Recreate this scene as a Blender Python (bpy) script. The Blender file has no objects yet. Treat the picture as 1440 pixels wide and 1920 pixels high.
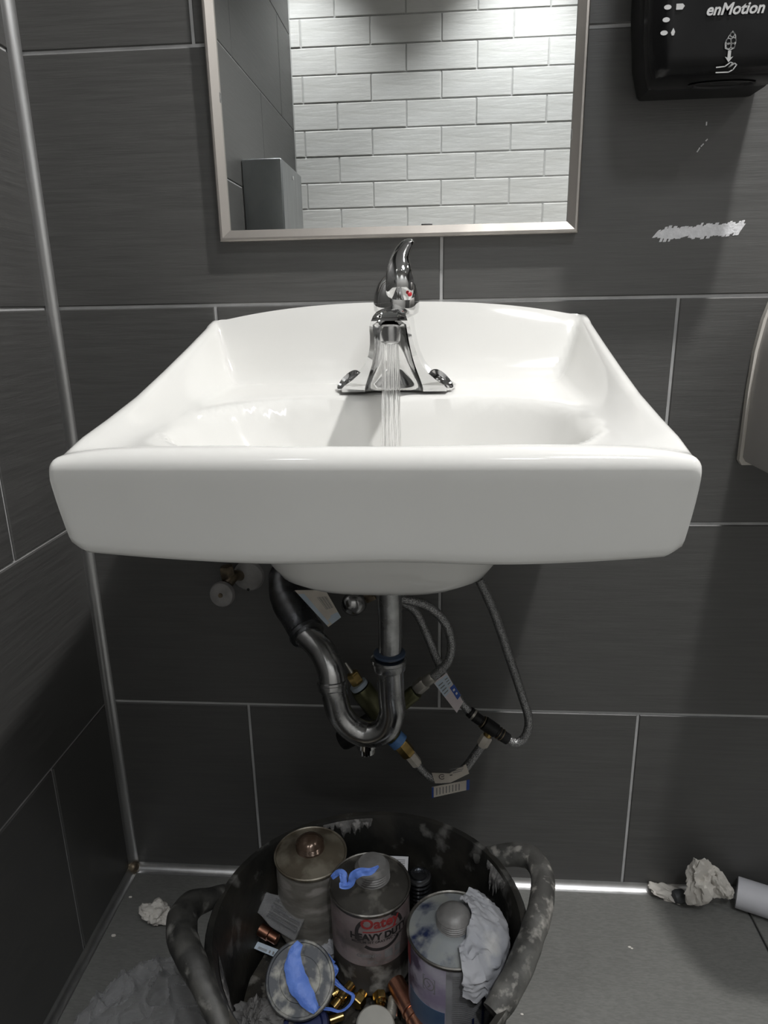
import bpy, bmesh, math, random
from mathutils import Vector, Matrix, noise, Euler
random.seed(7)
C = bpy.context.scene
PI = math.pi
def R(d): return math.radians(d)

# ------------------------------------------------------------------ camera
cam_data = bpy.data.cameras.new('camera')
cam = bpy.data.objects.new('camera', cam_data)
C.collection.objects.link(cam)
cam.location = (-0.005, -0.9799, 0.9486)
yaw, pitch, roll = 0.0781, 0.2892, -0.0188
fw = Vector((-math.sin(yaw)*math.cos(pitch), math.cos(yaw)*math.cos(pitch), -math.sin(pitch)))
rt = Vector((math.cos(yaw), math.sin(yaw), 0)); up = rt.cross(fw)
r2 = math.cos(roll)*rt + math.sin(roll)*up; u2 = -math.sin(roll)*rt + math.cos(roll)*up
cam.rotation_euler = Matrix((r2, u2, -fw)).transposed().to_euler()
cam_data.sensor_fit = 'VERTICAL'; cam_data.sensor_height = 36.0
cam_data.lens = 1320.5/1920*36
cam_data.clip_start = 0.02
C.camera = cam

# ------------------------------------------------------------------ world, lights, exposure
world = bpy.data.worlds.new('world'); C.world = world; world.use_nodes = True
world.node_tree.nodes['Background'].inputs[0].default_value = (0.9, 0.95, 1, 1)
world.node_tree.nodes['Background'].inputs[1].default_value = 0.05
CEIL = 2.40
# recessed ceiling spots: two rows (one near the sink wall, one washing the white brick wall); last three are added, unseen fill lamps
DOWNLIGHTS = [(0.52, -0.50, 102, 125), (-0.52, -1.66, 68, 84), (0.29, -1.66, 68, 84), (1.45, -0.50, 18, 125), (1.15, -1.66, 70, 84), (0.52, -1.25, 34, 130)]
C.view_settings.view_transform = 'Standard'; C.view_settings.look = 'None'
C.view_settings.gamma = 1.0; C.view_settings.exposure = 0.0; C.view_settings.use_curve_mapping = False

# ------------------------------------------------------------------ helpers
class MB:
    def __init__(s): s.v = []; s.f = []
    def add(s, vs, fs):
        n = len(s.v); s.v += [tuple(v) for v in vs]; s.f += [tuple(i+n for i in f) for f in fs]
    def quad(s, a, b, c, d): s.add([a, b, c, d], [(0, 1, 2, 3)])
    def box(s, a, b, ch=0.0):
        x0, y0, z0 = a; x1, y1, z1 = b
        if ch <= 0:
            s.add([(x0,y0,z0),(x1,y0,z0),(x1,y1,z0),(x0,y1,z0),(x0,y0,z1),(x1,y0,z1),(x1,y1,z1),(x0,y1,z1)],
                  [(0,3,2,1),(4,5,6,7),(0,1,5,4),(1,2,6,5),(2,3,7,6),(3,0,4,7)])
        else:
            bm = bmesh.new(); bmesh.ops.create_cube(bm, size=1)
            for v in bm.verts:
                v.co = Vector(((x0+x1)/2+v.co.x*(x1-x0), (y0+y1)/2+v.co.y*(y1-y0), (z0+z1)/2+v.co.z*(z1-z0)))
            bmesh.ops.bevel(bm, geom=bm.edges[:], offset=ch, segments=3, affect='EDGES', profile=0.5)
            s.bm(bm)
    def bm(s, bm):
        bm.verts.index_update()
        s.add([v.co[:] for v in bm.verts], [[v.index for v in f.verts] for f in bm.faces]); bm.free()
    def rings(s, rings, closed=True, cap0=True, cap1=True):
        n = len(rings[0]); base = len(s.v)
        for r in rings: s.v += [tuple(p) for p in r]
        for k in range(len(rings)-1):
            for i in range(n if closed else n-1):
                j = (i+1) % n
                s.f.append((base+k*n+i, base+k*n+j, base+(k+1)*n+j, base+(k+1)*n+i))
        if cap0: s.f.append(tuple(base+i for i in reversed(range(n))))
        if cap1: s.f.append(tuple(base+(len(rings)-1)*n+i for i in range(n)))
    def tube(s, path, r, n=16, sub=6, cap=True):
        P = spline(path, sub) if sub > 1 else [Vector(p) for p in path]
        rr = r if isinstance(r, (list, tuple)) else [r]*len(path)
        m = len(P); out = []
        T = [(P[min(i+1, m-1)]-P[max(i-1, 0)]).normalized() for i in range(m)]
        N = T[0].orthogonal().normalized()
        for i in range(m):
            N = (N - T[i]*N.dot(T[i])).normalized(); B = T[i].cross(N)
            u = i/(m-1)*(len(rr)-1); k = min(int(u), len(rr)-2); q = rr[k]+(rr[k+1]-rr[k])*(u-k)
            out.append([P[i]+(N*math.cos(a)+B*math.sin(a))*q for a in [2*PI*j/n for j in range(n)]])
        s.rings(out, True, cap, cap)
    def lathe(s, prof, o=(0,0,0), d=(0,0,1), n=32, cap=True):
        d = Vector(d).normalized(); N = d.orthogonal().normalized(); B = d.cross(N); o = Vector(o)
        s.rings([[o+d*h+(N*math.cos(a)+B*math.sin(a))*max(r, 1e-5) for a in [2*PI*j/n for j in range(n)]] for r, h in prof], True, cap, cap)
    def hexa(s, a, b, r):
        a = Vector(a); b = Vector(b); L = (b-a).length
        s.lathe([(r*.85, 0), (r, L*.12), (r, L*.88), (r*.85, L)], a, b-a, n=6)
def spline(path, sub):
    P = [Vector(p) for p in path]
    if len(P) < 3: return [P[0].lerp(P[-1], i/sub) for i in range(sub+1)]
    out = []
    for i in range(len(P)-1):
        p0 = P[max(i-1, 0)]; p1 = P[i]; p2 = P[i+1]; p3 = P[min(i+2, len(P)-1)]
        for k in range(sub):
            t = k/sub
            out.append(0.5*((2*p1)+(p2-p0)*t+(2*p0-5*p1+4*p2-p3)*t*t+(3*p1-p0-3*p2+p3)*t**3))
    out.append(P[-1]); return out
def S(t): t = max(0, min(1, t)); return t*t*(3-2*t)
def lin(x, T):
    if x <= T[0][0]: return T[0][1]
    for (a, b), (c, d) in zip(T, T[1:]):
        if x <= c: return b+(d-b)*(x-a)/(c-a)
    return T[-1][1]

def origin(p):
    v = Vector((0,0,0))
    while p is not None: v += p.location; p = p.parent
    return v
def obj(name, mb, mat, parent=None, label=None, smooth=35, kind=None, loc=None):
    me = bpy.data.meshes.new(name)
    o = bpy.data.objects.new(name, me); C.collection.objects.link(o)
    if parent is not None: o.parent = parent
    if parent is None and loc is not None: o.location = loc
    L = origin(parent) if parent is not None else Vector(loc or (0,0,0))
    me.from_pydata([(v[0]-L.x, v[1]-L.y, v[2]-L.z) for v in mb.v], [], mb.f); me.validate()
    bm = bmesh.new(); bm.from_mesh(me); bmesh.ops.recalc_face_normals(bm, faces=bm.faces); bm.to_mesh(me); bm.free()
    if smooth: sm(me, smooth)
    if mat: me.materials.append(mat)
    if label: o['label'] = label
    if kind: o['kind'] = kind
    return o
def sm(me, ang):
    me.polygons.foreach_set('use_smooth', [True]*len(me.polygons))
    me.set_sharp_from_angle(angle=R(ang))
def thing(name, label, cat, loc=(0,0,0), group=None):
    o = bpy.data.objects.new(name, None); C.collection.objects.link(o); o.location = loc
    o.empty_display_size = .02
    return tag(o, label, cat, group)
def tag(o, label, cat, group=None):
    o['label'] = label; o['category'] = cat
    if group: o['group'] = group
    return o
def copy_tree(o, loc, label):
    c = o.copy(); C.collection.objects.link(c); c.location = loc; c['label'] = label
    for ch in list(o.children):
        d = ch.copy(); C.collection.objects.link(d); d.parent = c
    return c

# ------------------------------------------------------------------ materials
def mat(name, c1, rough=.5, metal=0, c2=None, scale=20, stretch=(1,1,1), mix=(.35,.65), bump=0, bscale=None, c3=None, s3=8, m3=(.55,.7),
        spec=.5, trans=0, coat=0, alpha=1, rough2=None, detail=6, coords='Object'):
    m = bpy.data.materials.new(name); m.use_nodes = True; nt = m.node_tree; b = nt.nodes['Principled BSDF']
    b.inputs['Base Color'].default_value = (*c1, 1); b.inputs['Roughness'].default_value = rough; b.inputs['Metallic'].default_value = metal
    b.inputs['Specular IOR Level'].default_value = spec; b.inputs['Transmission Weight'].default_value = trans
    b.inputs['Coat Weight'].default_value = coat; b.inputs['Alpha'].default_value = alpha
    if c2 or bump or rough2 is not None:
        tc = nt.nodes.new('ShaderNodeTexCoord'); mp = nt.nodes.new('ShaderNodeMapping'); mp.inputs['Scale'].default_value = stretch
        nt.links.new(tc.outputs[coords], mp.inputs[0])
        def nz(sc):
            n = nt.nodes.new('ShaderNodeTexNoise'); n.inputs['Scale'].default_value = sc; n.inputs['Detail'].default_value = detail
            nt.links.new(mp.outputs[0], n.inputs['Vector']); return n
        def ramp(src, a, bb):
            r = nt.nodes.new('ShaderNodeMapRange'); r.inputs[1].default_value = a; r.inputs[2].default_value = bb
            nt.links.new(src, r.inputs[0]); return r.outputs[0]
        n1 = nz(scale)
        if c2:
            k = ramp(n1.outputs[0], *mix)
            mx = nt.nodes.new('ShaderNodeMix'); mx.data_type = 'RGBA'
            mx.inputs[6].default_value = (*c1, 1); mx.inputs[7].default_value = (*c2, 1)
            nt.links.new(k, mx.inputs[0]); out = mx.outputs[2]
            if c3:
                n3 = nz(s3); m2 = nt.nodes.new('ShaderNodeMix'); m2.data_type = 'RGBA'
                nt.links.new(ramp(n3.outputs[0], *m3), m2.inputs[0]); nt.links.new(out, m2.inputs[6]); m2.inputs[7].default_value = (*c3, 1); out = m2.outputs[2]
            nt.links.new(out, b.inputs['Base Color'])
        if rough2 is not None:
            rr = nt.nodes.new('ShaderNodeMapRange'); rr.inputs[1].default_value = .35; rr.inputs[2].default_value = .65
            rr.inputs[3].default_value = rough; rr.inputs[4].default_value = rough2
            nt.links.new(n1.outputs[0], rr.inputs[0]); nt.links.new(rr.outputs[0], b.inputs['Roughness'])
        if bump:
            nb = nz(bscale or scale); bp = nt.nodes.new('ShaderNodeBump'); bp.inputs['Strength'].default_value = bump; bp.inputs['Distance'].default_value = .002
            nt.links.new(nb.outputs[0], bp.inputs['Height']); nt.links.new(bp.outputs[0], b.inputs['Normal'])
    return m
G = lambda v: (v, v, v)
TILE = (.052,.050,.048)
M = {}
M['tile_dark'] = mat('dark_tile', (.064,.063,.061), .44, c2=(.082,.081,.078), scale=9, stretch=(1,1,26), bump=.12, bscale=30, rough2=.52, spec=.9)
M['tile_left'] = mat('dark_tile_left', (.064,.063,.061), .44, c2=(.082,.081,.078), scale=9, stretch=(1,1,26), bump=.12, bscale=30, rough2=.52, spec=.9)
M['tile_floor'] = mat('floor_tile', (.13,.13,.122), .5, c2=(.165,.165,.155), scale=120, stretch=(1,4,1), bump=.1, bscale=200)
M['grout'] = mat('grout', G(.52), .9, c2=G(.42), scale=30, bump=.2)
M['grout_floor'] = mat('floor_grout', G(.035), .9, c2=G(.05), scale=30)
M['brick'] = mat('white_brick_glaze', (.56,.55,.525), .35, c2=(.61,.60,.58), scale=7, stretch=(1,1,5), bump=.55, bscale=16)
M['grout_white'] = mat('pale_grout', (.44,.435,.42), .9, c2=(.39,.385,.375), scale=40)
M['paint'] = mat('white_paint', G(.75), .8, c2=G(.7), scale=40)
M['trim'] = mat('satin_aluminium', G(.62), .34, metal=1, c2=G(.55), scale=60, stretch=(1,1,.1))
M['brass_dirty'] = mat('tarnished_brass', (.32,.26,.18), .45, metal=1, c2=(.16,.13,.1), scale=90)
M['chrome'] = mat('chrome', G(.72), .06, metal=1, c2=G(.62), scale=30)
M['chrome_dull'] = mat('worn_chrome', G(.55), .16, metal=1, c2=G(.36), scale=50, bump=.05, bscale=200, rough2=.3)
M['chrome_dark'] = mat('dark_chrome', (.22,.23,.25), .22, metal=1, c2=G(.12), scale=30, rough2=.4)
M['steel_frame'] = mat('brushed_steel_frame', (.46,.43,.40), .48, metal=1, c2=(.40,.375,.35), scale=20, stretch=(1,1,.2), rough2=.55)
M['steel'] = mat('brushed_steel', (.34,.35,.355), .30, metal=1, c2=(.28,.29,.295), scale=14, stretch=(1,12,.6), rough2=.36)
M['mirror'] = mat('mirror_silver', (.86,.88,.87), .0, metal=1, c2=(.855,.875,.865), scale=3)
M['porcelain'] = mat('white_porcelain', (.83,.825,.80), .10, c2=(.80,.795,.77), scale=6)
M['braid'] = mat('braided_steel', G(.55), .35, metal=1, c2=G(.18), scale=900, mix=(.42,.58), bump=.6, bscale=900, detail=1)
M['ferrule'] = mat('grey_ferrule', (.48,.46,.42), .4, metal=.7, c2=(.36,.34,.30), scale=80)
M['ferrule_white'] = mat('pale_plastic_nut', (.62,.58,.52), .5, c2=(.5,.46,.4), scale=60)
M['brass'] = mat('brass', (.62,.44,.16), .25, metal=1, c2=(.45,.31,.12), scale=60)
M['brass_green'] = mat('green_tinged_brass', (.16,.16,.09), .4, metal=.8, c2=(.1,.1,.05), scale=40)
M['copper'] = mat('copper', (.72,.36,.24), .28, metal=1, c2=(.5,.24,.16), scale=40)
M['black_plastic'] = mat('black_gloss_plastic', (.006,.006,.0065), .2, c2=(.009,.009,.0095), scale=20, spec=.22)
M['black_matte'] = mat('black_plastic', (.008,.008,.0085), .45, c2=(.013,.013,.013), scale=60, spec=.3)
M['black_hole'] = mat('black_recess', (.004,.004,.005), .5, c2=(.006,.006,.007), scale=60)
M['print_white'] = mat('pale_print', G(.42), .6, c2=G(.5), scale=80)
M['print_black'] = mat('black_print', (.012,.011,.011), .7, c2=(.03,.025,.025), scale=120)
M['print_grey'] = mat('grey_print', G(.16), .7, c2=G(.22), scale=120)
M['print_red'] = mat('red_print', (.32,.035,.035), .6, c2=(.22,.03,.03), scale=120)
M['blue_print'] = mat('blue_print', (.03,.07,.28), .5, c2=(.04,.09,.33), scale=80)
M['paper'] = mat('label_paper', (.66,.66,.68), .6, c2=(.58,.58,.6), scale=50)
M['paper_pink'] = mat('pale_pink_label', (.62,.56,.57), .6, c2=(.56,.5,.51), scale=50)
M['paper_cream'] = mat('cream_label', (.62,.57,.50), .6, c2=(.54,.49,.43), scale=50)
M['paper_blue'] = mat('pale_blue_label', (.50,.58,.66), .6, c2=(.44,.52,.6), scale=50)
M['tissue'] = mat('tissue_paper', (.66,.63,.58), .95, c2=(.56,.53,.49), scale=40, bump=.4, bscale=150)
M['white_plastic'] = mat('white_plastic', (.52,.50,.48), .4, c2=(.48,.46,.44), scale=20)
M['white_edge'] = mat('pale_plastic_edge', (.70,.67,.62), .4, c2=(.64,.61,.56), scale=20)
M['pvc'] = mat('white_pvc', (.66,.66,.70), .4, c2=(.6,.6,.64), scale=20)
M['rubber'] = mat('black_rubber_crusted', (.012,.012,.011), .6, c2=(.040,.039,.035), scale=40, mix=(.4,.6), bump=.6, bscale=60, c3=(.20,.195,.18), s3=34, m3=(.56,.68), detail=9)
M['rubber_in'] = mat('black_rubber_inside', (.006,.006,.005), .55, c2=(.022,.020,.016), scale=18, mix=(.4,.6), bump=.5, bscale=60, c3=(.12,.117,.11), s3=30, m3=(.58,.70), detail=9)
M['handle'] = mat('grey_crusted_rubber', (.035,.034,.031), .7, c2=(.10,.098,.09), scale=28, mix=(.42,.62), bump=.6, bscale=80, c3=(.24,.23,.21), s3=70, m3=(.55,.68), detail=9)
M['crust'] = mat('grey_plaster_crust', (.16,.155,.15), .9, c2=(.05,.048,.045), scale=60, bump=.6, bscale=160, c3=(.26,.25,.24), s3=120, m3=(.52,.62))
M['debris'] = mat('dark_dirt', (.012,.011,.009), .8, c2=(.035,.030,.022), scale=60, bump=.6, bscale=120, c3=(.2,.19,.17), s3=45, m3=(.56,.66))
M['can_old'] = mat('grimy_can', (.12,.11,.095), .55, c2=(.20,.19,.17), scale=26, stretch=(1,1,2.5), bump=.3, bscale=60, c3=(.30,.28,.26), s3=22, m3=(.52,.64), detail=9)
M['can_old_top'] = mat('grimy_can_top', (.085,.07,.05), .4, metal=.4, c2=(.13,.11,.08), scale=24, bump=.2, bscale=60, c3=(.2,.18,.14), s3=30, m3=(.52,.64))
M['cap_brown'] = mat('brown_lacquered_cap', (.06,.035,.022), .2, metal=.5, c2=(.1,.07,.05), scale=30)
M['can_dark'] = mat('dark_can_metal', (.10,.095,.085), .35, metal=.6, c2=(.06,.056,.05), scale=24, bump=.1, c3=(.2,.19,.17), s3=40, m3=(.52,.64))
M['can_dirty'] = mat('dirty_dark_label', (.055,.050,.045), .6, c2=(.035,.03,.026), scale=30, c3=(.26,.25,.23), s3=32, m3=(.52,.64), detail=9)
M['cap_grey'] = mat('grey_screw_cap', (.25,.245,.24), .5, metal=.3, c2=(.15,.145,.14), scale=40, bump=.3, bscale=120)
M['rim_brass'] = mat('brassy_rim', (.42,.37,.27), .35, metal=.8, c2=(.25,.22,.17), scale=30)
M['label_dusty'] = mat('dusty_pink_label', (.27,.23,.225), .6, c2=(.17,.13,.13), scale=22, c3=(.10,.085,.08), s3=26, m3=(.52,.64), detail=9)
M['label_purple'] = mat('purple_stained_label', (.42,.40,.46), .55, c2=(.25,.21,.30), scale=26, c3=(.07,.05,.09), s3=36, m3=(.52,.64), detail=9)
M['label_fine'] = mat('fine_print_label', (.30,.30,.31), .6, c2=(.22,.22,.23), scale=30, c3=(.08,.07,.08), s3=20, m3=(.52,.64))
M['can_blue_top'] = mat('blue_stained_can_top', (.30,.32,.33), .4, metal=.4, c2=(.018,.028,.085), scale=24, mix=(.47,.58), c3=(.34,.35,.33), s3=30, m3=(.52,.64), bump=.1, detail=5)
M['blue_label'] = mat('deep_blue_label', (.05,.09,.17), .5, c2=(.07,.12,.2), scale=40)
M['glove'] = mat('blue_nitrile', (.10,.20,.62), .5, c2=(.14,.26,.72), scale=60, bump=.5, bscale=160)
M['putty_lid'] = mat('grimy_white_lid', (.36,.35,.31), .6, c2=(.07,.075,.085), scale=55, mix=(.40,.54), bump=.2, c3=(.40,.39,.36), s3=24, m3=(.58,.7), detail=9)
M['putty_rim'] = mat('off_white_plastic', (.42,.41,.37), .5, c2=(.34,.33,.3), scale=30)
M['blue_plastic'] = mat('navy_plastic', (.012,.018,.07), .35, c2=(.02,.03,.09), scale=20)
M['rag'] = mat('dirty_rag', (.20,.195,.19), .9, c2=(.06,.055,.05), scale=30, bump=.6, bscale=80)
M['towel_wet'] = mat('plaster_soaked_towel', (.40,.40,.42), .7, c2=(.30,.31,.34), scale=16, bump=.3, bscale=70, c3=(.50,.49,.48), s3=22, m3=(.55,.7))
M['smear'] = mat('white_adhesive', (.85,.85,.87), .9, c2=(.72,.72,.74), scale=120, bump=.5, bscale=300)
M['red_dot'] = mat('red_indicator', (.55,.03,.04), .3, c2=(.5,.03,.04), scale=40)
M['blue_tape'] = mat('blue_thread_tape', (.08,.19,.42), .5, c2=(.1,.22,.46), scale=60)
M['blue_dim'] = mat('dark_blue_washer', (.05,.075,.13), .4, c2=(.04,.06,.1), scale=60)
M['plate_grey'] = mat('dull_grey_plate', (.30,.29,.285), .55, c2=(.22,.215,.21), scale=60)
M['rubber_grey'] = mat('dark_grey_rubber', (.055,.058,.06), .6, c2=(.07,.072,.075), scale=60)
M['lens'] = mat('frosted_lens', G(.8), .4)
m = bpy.data.materials.new('lamp_glow'); m.use_nodes = True
m.node_tree.nodes['Principled BSDF'].inputs['Emission Color'].default_value = (1,.97,.92,1); m.node_tree.nodes['Principled BSDF'].inputs['Emission Strength'].default_value = 6
M['lamp_glow'] = m
M['water'] = mat('water', (1,1,1), .02, trans=1); M['water'].node_tree.nodes['Principled BSDF'].inputs['IOR'].default_value = 1.33
def film(name, tint, w):
    m = bpy.data.materials.new(name); m.use_nodes = True; nt = m.node_tree; nt.nodes.remove(nt.nodes['Principled BSDF'])
    t = nt.nodes.new('ShaderNodeBsdfTransparent'); t.inputs[0].default_value = (*tint, 1)
    g = nt.nodes.new('ShaderNodeBsdfPrincipled'); g.inputs['Base Color'].default_value = (.46,.46,.47,1); g.inputs['Roughness'].default_value = .10
    n = nt.nodes.new('ShaderNodeTexNoise'); n.inputs['Scale'].default_value = 30; n.inputs['Detail'].default_value = 5
    bp = nt.nodes.new('ShaderNodeBump'); bp.inputs['Strength'].default_value = .12; bp.inputs['Distance'].default_value = .003
    nt.links.new(n.outputs[0], bp.inputs['Height']); nt.links.new(bp.outputs[0], g.inputs['Normal'])
    mx = nt.nodes.new('ShaderNodeMixShader'); lw = nt.nodes.new('ShaderNodeLayerWeight'); lw.inputs[0].default_value = .35; nt.links.new(bp.outputs[0], lw.inputs[1])
    mr = nt.nodes.new('ShaderNodeMapRange'); mr.inputs[3].default_value = w*.30; mr.inputs[4].default_value = w*1.6; nt.links.new(lw.outputs['Facing'], mr.inputs[0]); nt.links.new(mr.outputs[0], mx.inputs[0])
    nt.links.new(t.outputs[0], mx.inputs[1]); nt.links.new(g.outputs[0], mx.inputs[2]); nt.links.new(mx.outputs[0], nt.nodes['Material Output'].inputs[0])
    return m
M['film'] = film('clear_film', (.95,.95,.95), .55)

# ------------------------------------------------------------------ room shell
XL, XR, YF = -.539, 2.00, -1.92
HB, PT, GR = .333, .308, .003          # bottom row top, tile pitch, grout half-gap basis
def struct(name, mb, mt, parent=None):
    o = obj(name, mb, mt, parent, smooth=0)
    if parent is None: o['kind'] = 'structure'
    return o
TH = .0025
b = MB(); b.box((XL-.11, 0, -.1), (XR+.1, .1, CEIL+.1)); wall_back = struct('wall_back', b, M['grout'])
b = MB(); b.box((XL-.11, YF-.1, -.1), (XL-TH, 0, CEIL+.1)); wall_left = struct('wall_left', b, M['grout'])
b = MB(); b.box((XL-.11, YF-.12, -.1), (XR+.1, YF-TH, CEIL+.1)); wall_front = struct('wall_front', b, M['grout_white'])
b = MB(); b.box((XR, YF-.1, -.1), (XR+.1, 0, CEIL+.1)); wall_right = struct('wall_right', b, M['tile_dark'])
b = MB(); b.box((XL-.11, YF-.1, CEIL), (XR+.1, .1, CEIL+.1)); ceiling = struct('ceiling', b, M['paint'])
b = MB(); b.box((XL-.11, YF-.1, -.1), (XR+.1, .1, -.004)); floor = struct('floor', b, M['grout_floor'])
TILES = {}
def slab(parent, name, axis, u0, u1, v0, v1, mt, depth, g, ch=.0012):
    """one tile: axis 'b' back wall (x,z), 'l' left wall (y,z), 'f' front wall (x,z), 'g' floor (x,y)"""
    u0 += g/2; u1 -= g/2; v0 += g/2; v1 -= g/2
    if u1-u0 < .004 or v1-v0 < .004: return
    w, h = u1-u0, v1-v0; key = (axis, round(w, 4), round(h, 4), mt.name)
    if key not in TILES:
        me = bpy.data.meshes.new(name)
        V = [(-w/2,-h/2,0),(w/2,-h/2,0),(w/2,h/2,0),(-w/2,h/2,0),
             (-w/2,-h/2,depth-ch),(w/2,-h/2,depth-ch),(w/2,h/2,depth-ch),(-w/2,h/2,depth-ch),
             (-w/2+ch,-h/2+ch,depth),(w/2-ch,-h/2+ch,depth),(w/2-ch,h/2-ch,depth),(-w/2+ch,h/2-ch,depth)]
        F = [(0,1,5,4),(1,2,6,5),(2,3,7,6),(3,0,4,7),(4,5,9,8),(5,6,10,9),(6,7,11,10),(7,4,8,11),(8,9,10,11),(3,2,1,0)]
        f3 = {'b': lambda a,b_,c: (a,-c,b_), 'l': lambda a,b_,c: (c,a,b_), 'f': lambda a,b_,c: (-a,c,b_), 'g': lambda a,b_,c: (a,b_,c)}[axis]
        me.from_pydata([f3(*v) for v in V], [], F)
        bm = bmesh.new(); bm.from_mesh(me); bmesh.ops.recalc_face_normals(bm, faces=bm.faces); bm.to_mesh(me); bm.free()
        me.materials.append(mt); TILES[key] = me
    o = bpy.data.objects.new(name, TILES[key]); C.collection.objects.link(o); o.parent = parent
    cu, cv = (u0+u1)/2, (v0+v1)/2
    o.location = {'b': (cu,0,cv), 'l': (XL-TH,cu,cv), 'f': (cu,YF-TH,cv), 'g': (cu,cv,-.004)}[axis]
    return o
rows = [(.0, HB)]+[(HB+k*PT, HB+(k+1)*PT) for k in range(6)]+[(HB+6*PT, CEIL)]
HW = .3065
for k, (z0, z1) in enumerate(rows):
    par = 1 if k in (0, 2) or (k > 2 and k % 2 == 0) else 0
    xs = [XL]+[i*HW for i in range(-1, 7) if (i % 2 != 0) == bool(par)]+[XR]
    for a, c in zip(xs, xs[1:]): slab(wall_back, 'tile', 'b', a, c, z0, z1, M['tile_dark'], .0, GR*1.3) if False else slab(wall_back, 'tile', 'b', a, c, z0, z1, M['tile_dark'], .002, .0042)
    y0 = -.176 if par else -.176-.3065
    ys = [0]+[y0-j*.613 for j in range(4) if y0-j*.613 > YF]+[YF]
    for a, c in zip(ys, ys[1:]): slab(wall_left, 'tile', 'l', c, a, z0, z1, M['tile_left'], TH, .0042)
# white brick wall opposite (seen in the mirror)
BW, BH = .2525, .0897
nb = 0
z = .0; r = 0
Z0 = 1.653-19*BH
while z < CEIL:
    z0 = max(Z0+r*BH, 0); z1 = min(Z0+(r+1)*BH, CEIL); z = z1
    xs = [-.373+.1262*(r % 2)+BW*i for i in range(-2, 11)]
    xs = [XL]+[x for x in xs if XL+.01 < x < XR-.01]+[XR]
    for a, c in zip(xs, xs[1:]):
        o = slab(wall_front, 'brick', 'f', a, c, z0, z1, M['brick'], TH+random.uniform(-.0006, .0006) if False else TH, .004, .0022)
        if o: o.location.y += random.uniform(-.001, .001); nb += 1
    r += 1
# floor tiles (large format, joint seen at lower right)
for xa, xc in ((XL, .497), (.497, 1.11), (1.11, 1.72), (1.72, XR)):
    for ya, yc in ((-.61, 0), (-1.22, -.61), (-1.83, -1.22), (YF, -1.83)):
        slab(floor, 'tile', 'g', xa, xc, ya, yc, M['tile_floor'], .004, .003)
# metal cove trims
def cove(name, along, r, mt):
    b = MB(); n = 10
    prof = []
    for j in range(n+1):
        a = PI/2*j/n
        prof.append((r*(1-math.sin(a))*1.0, r*(1-math.cos(a))))
    prof = [(0, 0)]+[(u, v) for u, v in prof]
    (p0, p1, du, dv) = along
    p0, p1, du, dv = map(Vector, (p0, p1, du, dv))
    rr = [[p0+du*u+dv*v for u, v in prof], [p1+du*u+dv*v for u, v in prof]]
    b.rings(rr)
    o = obj(name, b, mt, smooth=40); o['kind'] = 'structure'; return o
cove('trim_1', ((XL, -.002, .012), (XL, -.002, CEIL), (1,0,0), (0,-1,0)), .0125, M['trim'])
cove('trim_2', ((XL+.012, -.002, 0), (XR, -.002, 0), (0,-1,0), (0,0,1)), .0125, M['trim'])
cove('trim_3', ((XL, -.014, 0), (XL, YF, 0), (1,0,0), (0,0,1)), .0125, M['trim'])
b = MB()
b.lathe([(.0015,-.001),(.006,.0),(.0085,.003),(.0085,.006),(.006,.009),(.0015,.0105)], (XL+.0035,-.0055,.0035), (1,-1,1), 20)
o = obj('trim_4', b, M['brass_dirty']); o['kind'] = 'structure'

# ceiling downlights, with three added fill lamps among them
for i, (x, y, w, ang) in enumerate(DOWNLIGHTS):
    t = thing('downlight', ['recessed downlight in the ceiling nearest the sink wall', 'recessed downlight by the white brick wall, nearer the left wall', 'recessed downlight by the white brick wall, second from the left wall','added unseen fill light near the sink wall, toward the right wall','added unseen fill light by the white brick wall, nearest the right wall','added wide round fill light in the middle of the room'][i], 'light', (x, y, CEIL), 'recessed ceiling downlights')
    kk = 4.2 if i == 5 else 1  # added mid-room fill light, widened so its shadows stay soft
    b = MB(); b.lathe([(r_*kk, h_) for r_, h_ in [(.040,-.0005),(.040,-.005),(.058,-.005),(.062,-.0005)]], (x, y, CEIL), (0,0,1), 32, cap=False); obj('bezel', b, M['white_edge'], t)
    b = MB(); b.lathe([(.0399*kk,-.001),(.0399*kk,-.0025)], (x, y, CEIL), (0,0,1), 24); obj('lamp_lens', b, M['lamp_glow'], t)
    L = bpy.data.lights.new('downlight_lamp', 'SPOT'); L.energy = w; L.spot_size = R(ang); L.spot_blend = .35 if i in (0, 3, 5) else .65; L.shadow_soft_size = .035 if i < 5 else .16; L.color = (1, .985, .965) if i in (0, 3) else (.92, .96, 1) if i == 5 else (.96, .98, 1)
    lo = bpy.data.objects.new('downlight_lamp', L); C.collection.objects.link(lo); lo.location = (0, 0, -.012); lo.parent = t

# ------------------------------------------------------------------ mirror
MX0, MX1, MZ0, MZ1 = -.2885, .1705, 1.0285, 1.95
t = thing('wall_mirror', 'rectangular wall mirror in a thin brushed steel frame above the sink', 'mirror', ((MX0+MX1)/2, 0, MZ0))
prof = [(0, 0.002), (0, .0155), (.0015, .017), (.004, .017), (.0135, .0125), (.0135, .002)]
def frame_bar(c0, c1, inx, inz, inx1, inz1):
    b = MB()
    b.rings([[(c0[0]+inx*w, -d, c0[1]+inz*w) for w, d in prof], [(c1[0]+inx1*w, -d, c1[1]+inz1*w) for w, d in prof]])
    return obj('frame_bar', b, M['steel_frame'], t, smooth=20)
frame_bar((MX0, MZ0), (MX1, MZ0), 1, 1, -1, 1); frame_bar((MX0, MZ1), (MX1, MZ1), 1, -1, -1, -1)
frame_bar((MX0, MZ0), (MX0, MZ1), 1, 1, 1, -1); frame_bar((MX1, MZ0), (MX1, MZ1), -1, 1, -1, -1)
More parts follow.
